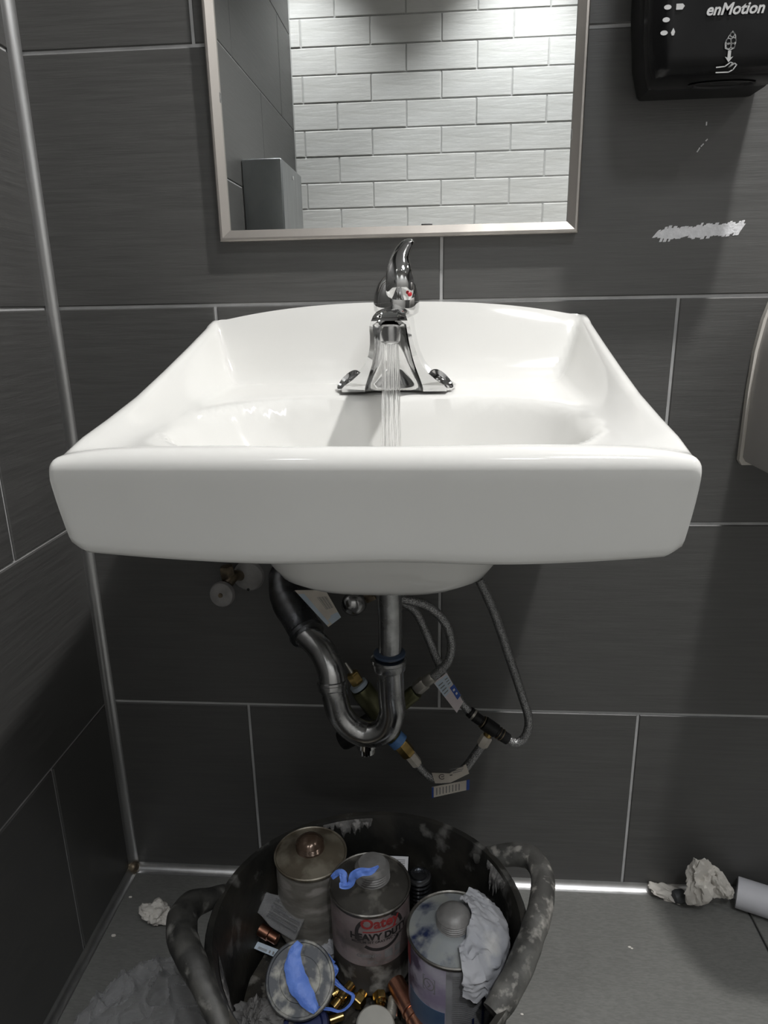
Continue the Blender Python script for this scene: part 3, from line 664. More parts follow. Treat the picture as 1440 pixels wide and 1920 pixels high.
port('collar', (-0.0670, -0.0700, 0.3260), (-0.0580, -0.0710, 0.3170), .0140, M['blue_tape'], 'blue collar')
b = MB(); b.hexa((-0.0590, -0.0710, 0.3180), (-0.0440, -0.0720, 0.2980), .0115); obj('port_nut', b, M['brass'], t, 'orange brass hex nut')

# ------------------------------------------------------------------ braided hoses
def hose(name, label, path, r=.0062):
    o = thing(name, label, 'hose', path[-1]); b = MB(); b.tube(path, r, 14, 8); obj('braided_hose', b, M['braid'], o, smooth=70); return o
def ferr(o, a, c, r, mt, hexn=False, name='ferrule'):
    b = MB()
    if hexn: b.hexa(a, c, r)
    else:
        L = (Vector(c)-Vector(a)).length; b.lathe([(r*.85,0),(r,L*.1),(r,L*.9),(r*.85,L)], a, Vector(c)-Vector(a), 18)
    return obj(name, b, mt, o)
hA = hose('supply_hose', 'long braided steel hose looping down at the right of the trap', [(0.0480, -0.1450, 0.6130), (0.0560, -0.1350, 0.5930), (0.0730, -0.1150, 0.5470), (0.0950, -0.0950, 0.4780), (0.1160, -0.0800, 0.4110), (0.1290, -0.0750, 0.3650), (0.1250, -0.0750, 0.3370), (0.1120, -0.0750, 0.3260), (0.0980, -0.0750, 0.3320)], .0064)
ferr(hA, (0.1010, -0.0750, 0.3310), (0.0900, -0.0750, 0.3380), .0085, M['black_matte'])
hB = hose('supply_hose', 'short braided hose carrying the blue-and-white tag above the black tee', [(-0.0650, -0.0750, 0.5550), (-0.0510, -0.0700, 0.5440), (-0.0340, -0.0650, 0.5280), (-0.0180, -0.0620, 0.4900), (-0.0020, -0.0620, 0.4470), (0.0170, -0.0640, 0.4080), (0.0340, -0.0670, 0.3830), (0.0450, -0.0700, 0.3710)], .0062)
ferr(hB, (0.0430, -0.0700, 0.3740), (0.0540, -0.0710, 0.3630), .0082, M['black_matte'])
ferr(hB, (0.0480, -0.0700, 0.3690), (0.0510, -0.0710, 0.3670), .0090, M['ferrule'], name='ring')
hC = hose('supply_hose', 'braided hose bending in a half circle right of the tailpiece', [(-0.0660, -0.0920, 0.5600), (-0.0500, -0.0920, 0.5590), (-0.0180, -0.0880, 0.5480), (0.0060, -0.0850, 0.5230), (0.0160, -0.0830, 0.4900), (0.0110, -0.0820, 0.4600), (-0.0060, -0.0790, 0.4380), (-0.0140, -0.0760, 0.4290)], .0064)
ferr(hC, (-0.0090, -0.0780, 0.4340), (-0.0210, -0.0740, 0.4220), .0082, M['ferrule'])
ferr(hC, (-0.0200, -0.0710, 0.4220), (-0.0340, -0.0690, 0.4070), .0105, M['ferrule'], True, 'hex_nut')
hD = hose('supply_hose', 'lowest short braided hose sagging below the trap with a white tag', [(-0.0340, -0.0730, 0.2830), (-0.0210, -0.0750, 0.2680), (-0.0070, -0.0770, 0.2610), (0.0160, -0.0780, 0.2640), (0.0380, -0.0780, 0.2820), (0.0540, -0.0770, 0.3070), (0.0640, -0.0760, 0.3240)], .0064)
ferr(hD, (-0.0460, -0.0720, 0.3010), (-0.0320, -0.0730, 0.2820), .0088, M['ferrule_white'], True, 'hex_nut')
ferr(hD, (0.0620, -0.0760, 0.3200), (0.0700, -0.0750, 0.3360), .0088, M['ferrule_white'], True, 'hex_nut')
t = thing('tee_fitting', 'black tee fitting joining the braided hoses', 'fitting', (0.0750, -0.0750, 0.3450))
a_, c_ = Vector((0.0520, -0.0710, 0.3650)), Vector((0.0940, -0.0750, 0.3360)); d_ = c_-a_; L_ = d_.length
b = MB(); b.lathe([(.006,0),(.008,.002),(.008,L_*.18),(.0066,L_*.2),(.0066,L_*.28),(.0105,L_*.32),(.0105,L_*.72),(.0085,L_*.75),(.0085,L_),(.006,L_)], a_, d_, 20); obj('body', b, M['black_matte'], t)
b = MB(); b.tube([a_.lerp(c_, .55), (0.0690, -0.0750, 0.3340)], .0062, 14, 2); obj('branch', b, M['brass'], t)
for q in (.24, .80, .90):
    b = MB(); b.lathe([(.0088,0),(.0096,.0006),(.0096,.0016),(.0088,.0022)], a_.lerp(c_, q), d_, 20); obj('ring', b, M['brass_dirty'], t)
# hose tags
tb = [(-0.0090, -0.0740, 0.4220), (0.0100, -0.0740, 0.4380), (0.0340, -0.0770, 0.3970), (0.0220, -0.0770, 0.3750)]
tg = card(hB, 'tag', [(-0.0090, -0.0740, 0.4220), (0.0100, -0.0740, 0.4380), (0.0340, -0.0770, 0.3930), (0.0250, -0.0770, 0.3750)], M['paper_pink'], label='white and blue flag tag wrapped on the hose')
printed(tg, tb, M['blue_print'], [(.66, 1.02, .42, .84)], .0009, 'blue_panel')
printed(tg, tb, M['paper_blue'], [(.05, .6, .04, .5), (.62, .95, .04, .38)], .0008, 'pale_panel')
printed(tg, tb, M['print_grey'], [(.15, .5, .14+.09*k, .17+.09*k) for k in range(4)]+[(.68, .9, .12+.08*k, .15+.08*k) for k in range(3)], .0011)
printed(tg, tb, M['paper'], [(.75, .9, .52, .58), (.78, .92, .66, .72)], .0012, 'white_marks')
td = [(-0.0110, -0.0860, 0.2810), (0.0390, -0.0860, 0.2950), (0.0430, -0.0860, 0.2790), (-0.0070, -0.0860, 0.2600)]
tg = card(hD, 'tag', [(-0.0110, -0.0860, 0.2780), (0.0150, -0.0860, 0.2780), (0.0390, -0.0860, 0.2950), (0.0440, -0.0860, 0.2790), (0.0170, -0.0870, 0.2630), (-0.0060, -0.0860, 0.2600)], M['paper_cream'], label='cream tag folded over the hose')
printed(tg, td, M['print_grey'], [(.5, .92, .12, .2), (.55, .9, .34, .40), (.58, .85, .5, .56)], .0012)
b = MB(); q_ = Vector((0.0040, -0.0870, 0.2730)); fnq = lambda x, z: (q_.x+x, q_.y-.0012, q_.z+z)
stroke(b, circ(0, 0, .0042, n=14, a0=40, a1=320), .0010, fnq); stroke(b, [(-.001,0),(.003,.0005)], .001, fnq); stroke(b, [(.0120,.003),(.0150,.004)], .0014, fnq); obj('emblem', b, M['print_black'], tg, smooth=0)
te = [(-0.0110, -0.0820, 0.2500), (0.0450, -0.0820, 0.2650), (0.0450, -0.0820, 0.2480), (-0.0110, -0.0820, 0.2310)]
tg = card(hD, 'tag', te, M['paper_cream'], label='lower leaf of the cream tag with blue ends and small print')
printed(tg, te, M['blue_print'], [(0, .05, 0, 1.02)], .0009, 'blue_end'); printed(tg, te, M['blue_print'], [(.92, 1.0, -.05, 1)], .0009, 'blue_end')
printed(tg, te, M['print_grey'], [(.12+.085*k, .145+.085*k, .15, .82) for k in range(8)], .0011)

# ------------------------------------------------------------------ black rubber tub and its contents
TC = Vector((-.0800, -.3690, 0)); TZ = .300; TR = .171
t = thing('rubber_tub', 'black crusted rubber tub with two loop handles under the sink', 'tub', (TC.x, TC.y, 0))
b = MB(); pr_out = [(.118,.0),(.126,.004),(.132,.03),(.150,.16),(.162,.26),(.166,TZ-.012),(.1745,TZ-.010),(.1760,TZ-.004),(.1735,TZ)]
pr_in = [(.1675,TZ-.001),(.163,TZ-.012),(.158,.25),(.146,.16),(.128,.03),(.120,.008),(.004,.006)]
def wob(pr, ph):
    rg = []
    for r_, h in pr:
        ring = []
        for k in range(72):
            a = 2*PI*k/72; n_ = 1+.010*math.sin(3*a+ph)*h/TZ+.006*noise.noise(Vector((math.cos(a)*3, math.sin(a)*3, h*12)))*h/TZ
            ring.append((TC.x+r_*n_*math.cos(a), TC.y+r_*n_*math.sin(a), h+.004*math.sin(2*a+.5)*(h/TZ)**3))
        rg.append(ring)
    return rg
b.rings(wob(pr_out, .4), True, True, False); obj('shell', b, M['rubber'], t, smooth=50)
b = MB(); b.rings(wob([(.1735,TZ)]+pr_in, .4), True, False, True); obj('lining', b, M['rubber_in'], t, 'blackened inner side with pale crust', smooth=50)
def lumpy(path, rad, n=18, sub=7, amp=.08, fr_=60):
    b = MB(); b.tube(path, rad, n, sub)
    P = spline(path, sub); out = []
    for i, v in enumerate(b.v):
        v = Vector(v); c_ = P[min(i//n, len(P)-1)]; k = 1+amp*noise.noise(v*fr_); out.append(tuple(c_+(v-c_)*k))
    b.v = out; return b
hr = [(0.0460, -0.2560, 0.2850), (0.0690, -0.2650, 0.2950), (0.0910, -0.2720, 0.3050), (0.1110, -0.2870, 0.3120), (0.1170, -0.3200, 0.3150), (0.1080, -0.3610, 0.3150), (0.0940, -0.3960, 0.3120), (0.0800, -0.4240, 0.3050), (0.0650, -0.4450, 0.2960), (0.0510, -0.4600, 0.2880)]
obj('loop_handle', lumpy(hr, [.009,.0125,.0135,.0135,.0135,.0135,.0135,.0135,.014,.012]), M['handle'], t, 'grey crusted loop handle on the right', smooth=60)
hl = [(-0.2500, -0.3300, 0.2880), (-0.2630, -0.3510, 0.2980), (-0.2770, -0.3700, 0.3080), (-0.2770, -0.3990, 0.3140), (-0.2620, -0.4290, 0.3160), (-0.2420, -0.4540, 0.3140), (-0.2230, -0.4750, 0.3060), (-0.2060, -0.4940, 0.2960), (-0.1950, -0.5070, 0.2900)]
obj('loop_handle', lumpy(hl, [.009,.012,.0155,.0165,.0155,.0135,.0115,.0105,.010]), M['rubber'], t, 'dark loop handle on the left', smooth=60)
def crust(th0, th1, z0, z1, seed, label):
    b = MB(); n1, n2 = 30, 10; pts = []
    for j in range(n2+1):
        for i in range(n1+1):
            u, v = i/n1, j/n2; th = R(th0+(th1-th0)*u); env = math.sin(PI*u)**.6; rag = .55+.7*noise.noise(Vector((u*7, seed, 0)))+.5*noise.noise(Vector((u*23, seed, 4)))
            z = z1-(z1-z0)*v*max(.06, env*max(.1, rag)); rr = lin(z, [(.03,.128),(.16,.146),(.25,.158),(TZ-.012,.163),(TZ,.1675)])-.0012-.003*math.sin(PI*v)*env*(.5+abs(noise.noise(Vector((u*20, v*5, seed)))))
            n_ = 1+.010*math.sin(3*th+.4)*z/TZ; pts.append((TC.x+rr*n_*math.cos(th), TC.y+rr*n_*math.sin(th), z+.004*math.sin(2*th+.5)*(z/TZ)**3))
    b.add(pts, [(j*(n1+1)+i, j*(n1+1)+i+1, (j+1)*(n1+1)+i+1, (j+1)*(n1+1)+i) for j in range(n2) for i in range(n1)])
    obj('plaster_crust', b, M['crust'], t, label, smooth=60)
crust(93, 116, .262, TZ-.0035, 1.3, 'grey plaster crust below the rim at the back'); crust(124, 134, .250, TZ-.004, 4.1, 'small pale crust patch by the grey-brown can'); crust(196, 216, .19, .285, 7.7, 'pale smear on the left inner wall')
crust(20, 34, .262, TZ-.004, 2.9, 'crust below the right handle')
# dirt heap filling the lower half
b = MB(); rg = []
for k in range(14):
    rr = .1455*(1-k/13.0); ring = []
    for j in range(48):
        a = 2*PI*j/48; x, y = TC.x+rr*math.cos(a), TC.y+rr*math.sin(a)
        ring.append((x, y, .180+.004*noise.noise(Vector((x*22, y*22, 0)))+.003*noise.noise(Vector((x*70, y*70, 3)))))
    rg.append(ring)
b.rings(rg, True, False, False)
o = obj('dirt_heap', b, M['debris'], smooth=60, loc=(TC.x, TC.y, .13)); tag(o, 'dark dirt and scraps filling the bottom of the black tub', 'dirt'); o['kind'] = 'stuff'

# cement cans
ZB = .1865
def can(label, top, dia, H, body_mt, top_mt, cap_mt, cap, rim_mt):
    """tin with seamed rims, a coned top and a screw cap; returns the Empty"""
    x, y, z = top; R_ = dia/2; t = thing('cement_can', label, 'can', (x, y, ZB)); b = MB()
    b.lathe([(R_*.95,ZB),(R_*1.0,ZB+.0005),(R_*1.01,ZB+.002),(R_*1.0,ZB+.004),(R_*.985,ZB+.005)]+[(R_*(.985-.008*(k % 2)), ZB+.005+(z-ZB-.010)*k/8) for k in range(1, 8)]+[(R_*.985,z-.005)], (x, y, 0), (0,0,1), 56)
    obj('body', b, body_mt, t)
    b = MB(); b.lathe([(R_*.97,z-.006),(R_*1.005,z-.005),(R_*1.025,z-.003),(R_*1.025,z-.001),(R_*1.0,z),(R_*.975,z-.001),(R_*.965,z-.003)], (x, y, 0), (0,0,1), 56, cap=False); obj('rim', b, rim_mt, t)
    b = MB(); b.lathe([(R_*.97,z-.003),(R_*.8,z-.001),(cap*1.35,z+.004),(cap*1.1,z+.0055),(.0005,z+.0056)], (x, y, 0), (0,0,1), 48, cap=False); obj('top_plate', b, top_mt, t)
    return t
def screw_cap(t, top, r, h, mt, name='screw_cap', ribs=True, domed=.0):
    x, y, z = top; b = MB(); pr = [(r*1.12,z+.004),(r*1.12,z+.006)]
    for k in range(4): pr += [(r,z+.007+h*.7*k/4),(r*1.10,z+.007+h*.7*(k+.5)/4)] if ribs else [(r,z+.007+h*.7*k/4)]
    pr += [(r*.97,z+.006+h*.85),(r*.86,z+.006+h),(r*.5,z+.006+h+domed),(.0004,z+.006+h+domed*1.3)]
    b.lathe(pr, (x, y, 0), (0,0,1), 32); return obj(name, b, mt, t, smooth=50)
def on_can(top, dia, th0, z0, off=.0006):
    R_ = dia/2*.985+off
    return lambda x, yy: (top[0]+R_*math.cos(R(th0)+x/R_), top[1]+R_*math.sin(R(th0)+x/R_), z0+yy)
def can_wrap(t, name, top, dia, a0, a1, z0, z1, mt, off=.0003, n=40, label=None, parent=None):
    R_ = dia/2*.985+off; b = MB()
    rg = [[(top[0]+r_*math.cos(R(a0+(a1-a0)*k/n)), top[1]+r_*math.sin(R(a0+(a1-a0)*k/n)), z) for k in range(n+1)] for r_, z in ((R_-.0003, z0), (R_, z0), (R_, z1), (R_-.0003, z1))]
    b.rings(rg, False, False, False); return obj(name, b, mt, parent or t, label, smooth=50)
def bend_text(b, txt, size, fn, **k):
    V, F = text_mesh(txt, size, **k)
    bm = bmesh.new(); vs = [bm.verts.new(v) for v in V]
    for f in F:
        try: bm.faces.new([vs[i] for i in f])
        except ValueError: pass
    bmesh.ops.triangulate(bm, faces=bm.faces)
    b.add([fn(v.co.x, v.co.y) for v in bm.verts], [tuple(v.index for v in f.verts) for f in (bm.verts.index_update(), bm.faces)[1]]); bm.free()

c1, D1 = (-0.1597, -0.2726, 0.2977), .088
t1 = can('oldest grimy grey-brown cement can with glossy brown cap, at the back left of the tub', c1, D1, 0, M['can_old'], M['can_old_top'], None, .017, M['can_old_top'])
screw_cap(t1, c1, .0155, .013, M['cap_brown'], ribs=True, domed=.004)

c2, D2 = (-0.0813, -0.3220, 0.3033), .093
t2 = can('cement can with red and black lettering, standing in the middle of the tub', c2, D2, 0, M['can_dirty'], M['can_dark'], None, .019, M['can_dark'])
cp = screw_cap(t2, (c2[0]+.003, c2[1]+.004, c2[2]), .0185, .019, M['cap_grey'])
z2 = c2[2]
lb = can_wrap(t2, 'paper_label', c2, D2, -180, 0, z2-.073, z2-.0065, M['label_dusty'], label='dusty pink label with red and black lettering')
TH0 = -70
b = MB(); bend_text(b, 'Oatey', .0185, on_can(c2, D2, TH0, z2-.0135), bold=.0006); obj('lettering', b, M['print_red'], lb, 'red lettering', smooth=0)
b = MB(); fnc = on_can(c2, D2, TH0, z2-.0135)
stroke(b, [(-.020+.002*k, -.0105) for k in range(21)], .0016, fnc); obj('underline', b, M['print_red'], lb, 'red line', smooth=0)
b = MB(); bend_text(b, 'HEAVY DUTY', .0118, on_can(c2, D2, TH0, z2-.0315), bold=.0006); bend_text(b, 'MEDIUM SET GRAY PVC CEMENT', .0046, on_can(c2, D2, TH0, z2-.0385), bold=.0001); obj('lettering', b, M['print_black'], lb, 'black lettering', smooth=0)
b = MB(); fnc = on_can(c2, D2, TH0, z2-.026, .0005)
for a0, a1 in ((8, 58), (232, 322), (140, 205)): stroke(b, circ(0, 0, .0275, .0235, 14, a0, a1), .0042, fnc)
obj('ring_mark', b, M['print_black'], lb, 'broken black ring', smooth=0)
b = MB(); bend_text(b, 'CEMENTO', .0060, on_can(c2, D2, TH0, z2-.0580), bold=.0002, align='RIGHT'); fnc = on_can(c2, D2, TH0, z2-.060)
for x0, w, y0, h in ((.004,.010,-.004,.011),(.017,.008,-.001,.009),(-.016,.012,-.009,.0015),(-.016,.010,-.0065,.0012),(.017,.009,-.008,.004),(.004,.009,-.0085,.0015)):
    b.add([fnc(x0, y0), fnc(x0+w, y0), fnc(x0+w, y0+h), fnc(x0, y0+h)], [(0,1,2,3)])
obj('small_print', b, M['print_grey'], lb, smooth=0)

c3, D3 = (0.0142, -0.3825, 0.3082), .098
t3 = can('blue-stained cement can half covered by a plaster-soaked towel, at the right of the tub', c3, D3, 0, M['label_fine'], M['can_blue_top'], None, .018, M['can_dark'])
screw_cap(t3, c3, .0165, .015, M['cap_grey'], domed=.003)
z3 = c3[2]
lp = can_wrap(t3, 'label_panel', c3, D3, -178, -100, ZB+.006, z3-.006, M['label_purple'], label='purple-stained pale panel')
can_wrap(t3, 'blue_panel', c3, D3, -160, -101, ZB+.006, z3-.062, M['blue_label'], .0005, label='deep blue panel at the foot of the label')
can_wrap(t3, 'red_patch', c3, D3, -178, -158, z3-.034, z3-.008, M['print_red'], .0005, label='red patch')
b = MB(); fnc = on_can(c3, D3, -68, z3-.012)
for k in range(30): 
    w0 = -.021+.001*random.random(); w1 = .026-.006*random.random(); y_ = -.0026*k
    for q in range(6):
        xa = w0+(w1-w0)*q/6; xb = w0+(w1-w0)*(q+.94)/6
        b.add([fnc(xa, y_), fnc(xb, y_), fnc(xb, y_+.0010), fnc(xa, y_+.0010)], [(0,1,2,3)])
obj('fine_print', b, M['print_grey'], t3, 'dense rows of illegible fine print', smooth=0)
b = MB(); fnc = on_can(c3, D3, -122, z3-.032)
stroke(b, circ(0, 0, .006, .007, 18), .0011, fnc); stroke(b, [(-.007,.009),(.007,.009),(.007,-.009),(-.007,-.009),(-.007,.009)], .0009, fnc); stroke(b, [(-.002,.003),(.002,.0),(-.001,-.004)], .0012, fnc); obj('emblem', b, M['print_grey'], lp, smooth=0)
for a0, za, zb_, w in ((-52, -.038, -.085, .0016), (-66, -.070, -.1, .0012)):
    b = MB(); fnc = on_can(c3, D3, a0, z3, .001)
    b.rings([[fnc(-w*k, za+(zb_-za)*u) for k in (-1, 1)] for u in [q/8 for q in range(9)]], False, False, False); obj('drip', b, M['blue_plastic'], t3, 'dark blue drip', smooth=0)
# towel stuck to that can
b = MB(); NT, NS = 46, 34; RT = D3/2
def drape(u, v, lift):
    th = R(-82+150*u); lim = RT+.020+.040*math.exp(-((u-.38)/.26)**2)+.010*noise.noise(Vector((u*9, 1, 0)))+.006*noise.noise(Vector((u*31, 4, 0)))
    s0 = .019+.012*max(0, .25-u)*4; s_ = s0+(lim-s0)*v
    wob_ = .0030+.0045*abs(noise.noise(Vector((u*7, v*6, 2))))+.0025*noise.noise(Vector((u*17, v*13, 5)))+lift
    th += .05*noise.noise(Vector((u*6, v*9, 8)))
    if s_ < RT: r_, z = s_, z3+.0035+wob_+.012*math.exp(-((s_-.02)/.012)**2)*S(u*2)
    else:
        q = min(1, (s_-RT)/.008); r_ = RT+(.001+wob_*1.0+.006*S(v))*S(q+.3); z = z3-.0+.004*(1-q)-(s_-RT)*.96
    return (c3[0]+r_*math.cos(th), c3[1]+r_*math.sin(th), z)
top_ = [[drape(i/NT, j/NS, .0012) for i in range(NT+1)] for j in range(NS+1)]; bot_ = [[drape(i/NT, j/NS, 0) for i in range(NT+1)] for j in range(NS+1)]
n0 = len(b.v)
for g_ in (top_, bot_):
    for row in g_: b.v += row
W_ = NT+1; O2 = W_*(NS+1)
for j in range(NS):
    for i in range(NT):
        a = j*W_+i; b.f.append((a, a+1, a+W_+1, a+W_)); b.f.append((O2+a, O2+a+W_, O2+a+W_+1, O2+a+1))
per = [i for i in range(W_)]+[j*W_+NT for j in range(1, NS+1)]+[NS*W_+i for i in range(NT-1, -1, -1)]+[j*W_ for j in range(NS-1, 0, -1)]
for q in range(len(per)):
    a, c = per[q], per[(q+1) % len(per)]; b.f.append((a, c, O2+c, O2+a))
o = obj('plaster_towel', b, M['towel_wet'], smooth=40, loc=(c3[0]+.03, c3[1], z3)); tag(o, 'crumpled pale towel stuck over the right side of the blue-stained can', 'towel')

# blue glove strips
def ribbon(path, widths, face, th=.0007, sub=5, curl=.25):
    P = spline(path, sub); m = len(P); rows_ = []; face = Vector(face).normalized()
    for i, q in enumerate(P):
        T = (P[min(i+1, m-1)]-P[max(i-1, 0)]).normalized(); W = T.cross(face).normalized()
        u = i/(m-1)*(len(widths)-1); k = min(int(u), len(widths)-2); w = widths[k]+(widths[k+1]-widths[k])*(u-k)
        W = (W+face*curl*noise.noise(q*60)).normalized()
        row = []
        for j in range(7):
            f_ = j/6*2-1; row.append(q+W*w*f_*(1+.15*noise.noise(q*120+Vector((j, 0, 0))))+face*(.0022*noise.noise(q*150+Vector((0, f_*2, 3)))-(f_*f_)*w*.35))
        rows_.append([*row, *[p_-face*th for p_ in reversed(row)]])
    b = MB(); b.rings(rows_); return b
FACE = (.12, -.62, .72)
g = ribbon([(-0.1199, -0.3529, 0.3373), (-0.1122, -0.3539, 0.3460), (-0.1064, -0.3574, 0.3467), (-0.1055, -0.3615, 0.3399), (-0.1077, -0.3633, 0.3379), (-0.1018, -0.3638, 0.3380), (-0.0970, -0.3633, 0.3421), (-0.0939, -0.3625, 0.3509), (-0.0862, -0.3625, 0.3562), (-0.0756, -0.3631, 0.3581), (-0.0665, -0.3600, 0.3627)],
    [.0022,.0035,.0045,.0035,.003,.003,.004,.005,.0045,.0035,.001], FACE)
o = obj('glove_strip', g, M['glove'], loc=(-0.0960, -0.3603, 0.3486)); tag(o, 'short torn blue glove strip on top of the red-lettered can', 'glove strip', 'torn blue glove strips')

# putty jar tipped towards the viewer, with a blue strip across its lid
lc = Vector((-0.1530, -0.3940, 0.2380)); nl = Vector((.10,-.56,.80)).normalized(); RL = .0375
t = thing('putty_jar', 'tipped jar with a smudged round white lid in front of the grey-brown can', 'jar', (lc-nl*.045)[:])
b = MB(); b.lathe([(RL*.86,-.044),(RL*.9,-.042),(RL*.93,-.012),(RL*.93,-.008)], lc, nl, 44); obj('body', b, M['putty_rim'], t)
b = MB(); b.lathe([(RL*.97,-.013),(RL*1.02,-.012),(RL*1.02,-.003),(RL*.985,0),(RL*.93,.0005),(RL*.91,-.0015),(RL*.60,-.0015),(RL*.58,-.0005),(.0005,-.0005)], lc, nl, 48); ld = obj('lid', b, M['putty_lid'], t, 'off-white lid with blue-grey smudges')
dl = (lc-Vector(cam.location)).dot(fw)
g = ribbon([(-0.1550, -0.3750, 0.2680), (-0.1600, -0.3820, 0.2620), (-0.1600, -0.3930, 0.2540), (-0.1520, -0.4060, 0.2450), (-0.1400, -0.4160, 0.2360), (-0.1310, -0.4220, 0.2280)], [.004,.0065,.0100,.0115,.0085,.0035], nl, curl=.1)
o = obj('glove_strip', g, M['glove'], loc=(-0.1510, -0.4070, 0.2500)); tag(o, 'wide torn blue glove strip lying across the smudged white lid', 'glove strip', 'torn blue glove strips')
g = ribbon([(-0.1370, -0.3580, 0.2360), (-0.1290, -0.3640, 0.2320), (-0.1220, -0.3710, 0.2280), (-0.1160, -0.3700, 0.2260), (-0.1190, -0.3760, 0.2220), (-0.1160, -0.3790, 0.2180), (-0.1040, -0.3840, 0.2120), (-0.0960, -0.3870, 0.2090), (-0.0990, -0.3960, 0.2070), (-0.1080, -0.4030, 0.2060), (-0.1190, -0.4060, 0.2120), (-0.1300, -0.4130, 0.2220)],
    [.0045,.006,.0075,.002,.002,.0028,.0014,.0022,.0013,.0013,.0016,.0014], FACE)
o = obj('glove_strip', g, M['glove'], loc=(-0.1150, -0.3790, 0.2150)); tag(o, 'thin stringy blue glove strip looping beside the white lid', 'glove strip', 'torn blue glove strips')

# packages
bx = Vector((-0.0660, -0.2420, 0.2620))+Vector((0,-.010,0))
t = thing('labelled_package', 'dark package with white printed labels behind the red-lettered can', 'package', (bx.x, bx.y, ZB))
b = MB(); b.box((bx.x-.036, bx.y-.018, ZB), (bx.x+.028, bx.y+.020, .262), .002); obj('carton', b, M['black_plastic'], t)
b = MB(); b.box((bx.x-.034, bx.y-.016, .2621), (bx.x+.026, bx.y-.002+.018, .2625)); lb_ = obj('label', b, M['paper'], t, 'white label on top', smooth=0)
b = MB()
for k in range(8): b.box((bx.x+.006, bx.y-.012+.003*k, .26255), (bx.x+.022, bx.y-.0108+.003*k, .2627))
for k in range(3): b.box((bx.x-.030, bx.y-.010+.007*k, .26255), (bx.x-.004, bx.y-.006+.007*k, .2627))
obj('print', b, M['print_grey'], lb_, smooth=0)
b = MB(); b.box((bx.x+.004, bx.y-.0186, .212), (bx.x+.026, bx.y-.0181, .252)); lb_ = obj('label', b, M['paper'], t, 'white label on the front', smooth=0)
b = MB()
for k in range(9): b.box((bx.x+.014, bx.y-.0189, .216+.004*k), (bx.x+.022, bx.y-.01855, .2172+.004*k))
obj('print', b, M['print_grey'], lb_, smooth=0)
cr = Vector((-0.0260, -0.2500, 0.2380))
t = thing('ribbed_fitting', 'dark chrome ribbed fitting standing beside the white-labelled package', 'fitting', (cr.x, cr.y, ZB))
b = MB(); pr = []
for k in range(10): pr += [(.0150, ZB+.006*k), (.0150, ZB+.006*k+.003), (.0163, ZB+.006*k+.0042)]
pr += [(.0150, ZB+.060), (.012, ZB+.061)]
b.lathe(pr, (cr.x, cr.y, 0), (0,0,1), 30); obj('sleeve', b, M['chrome_dark'], t)
b = MB(); b.lathe([(.0105,ZB+.0612),(.0105,ZB+.064),(.008,ZB+.064),(.008,ZB+.058)], (cr.x, cr.y, 0), (0,0,1), 24, cap=False); obj('mouth', b, M['chrome_dark'], t)

# clear packet with copper fitting and paper slip
pk = Vector((-0.1980, -0.3210, 0.2150))
t = thing('fastener_packet', 'clear plastic packet of dark rods at the left inside the tub', 'packet', (pk.x, pk.y, ZB))
q0, q1 = Vector((-0.2260, -0.3050, 0.2320)), Vector((-0.1710, -0.3280, 0.2220)); ax_ = (q1-q0).normalized(); sd = ax_.cross(Vector((.1,-.6,.75))).normalized()
b = MB(); rg = []
for i in range(13):
    u = i/12; c_ = q0.lerp(q1, u)-sd*0; hw = .012+.006*S(u*2); ring = []
    for k in range(16):
        a = 2*PI*k/16; ring.append(c_+sd*(hw*math.cos(a)-.014)+Vector((0,-.6,.75))*(.006*math.sin(a)*S(u*3+.15)+.002*noise.noise(Vector((u*8, k*.9, 0)))))
    rg.append(ring)
b.rings(rg); obj('film', b, M['film'], t, smooth=25)
for k in range(5):
    b = MB(); o_ = sd*(-.026+.0052*k); b.tube([q0.lerp(q1, .25)+o_, q0.lerp(q1, .95)+o_], .0019, 8, 1); obj('rod', b, M['chrome_dull'] if k % 2 else M['chrome_dark'], t)
b = MB(); a_ = Vector((-0.2200, -0.3110, 0.2140)); b.lathe([(.006,0),(.0075,.001),(.0075,.014),(.0062,.015),(.0062,.026)], a_, ax_, 20); o = obj('copper_fitting', b, M['copper'], smooth=40, loc=a_[:]); tag(o, 'small dull copper fitting by the clear packet', 'fitting')
sp = [(-0.2260, -0.3240, 0.1980), (-0.2220, -0.3160, 0.1990), (-0.1910, -0.3260, 0.1980), (-0.1920, -0.3360, 0.1970)]
b = MB(); P = [Vector(q) for q in sp]; up_ = Vector((0,-.1,.0008)).normalized()*0+Vector((0,0,.0008)); b.add(P+[p_+up_ for p_ in P], [(3,2,1,0),(4,5,6,7),(0,1,5,4),(1,2,6,5),(2,3,7,6),(3,0,4,7)])
t = thing('printed_slip', 'pale blue printed paper slip below the clear packet', 'paper', P[0][:]); sl = obj('slip', b, M['paper_blue'], t, smooth=0)
b = MB(); cs = [p_+Vector((0,0,.0011)) for p_ in P]
for u0, u1, v0, v1 in [(.12+.07*k, .15+.07*k+.02*(k % 2), .15, .5) for k in range(5)]+[(.12, .5, .58, .64), (.12, .55, .72, .78)]: 
    b.add([lerp2([cs[0], cs[3], cs[2], cs[1]], v, u) for u, v in ((u0,v0),(u1,v0),(u1,v1),(u0,v1))], [(0,1,2,3)])
obj('print', b, M['print_grey'], sl, smooth=0)

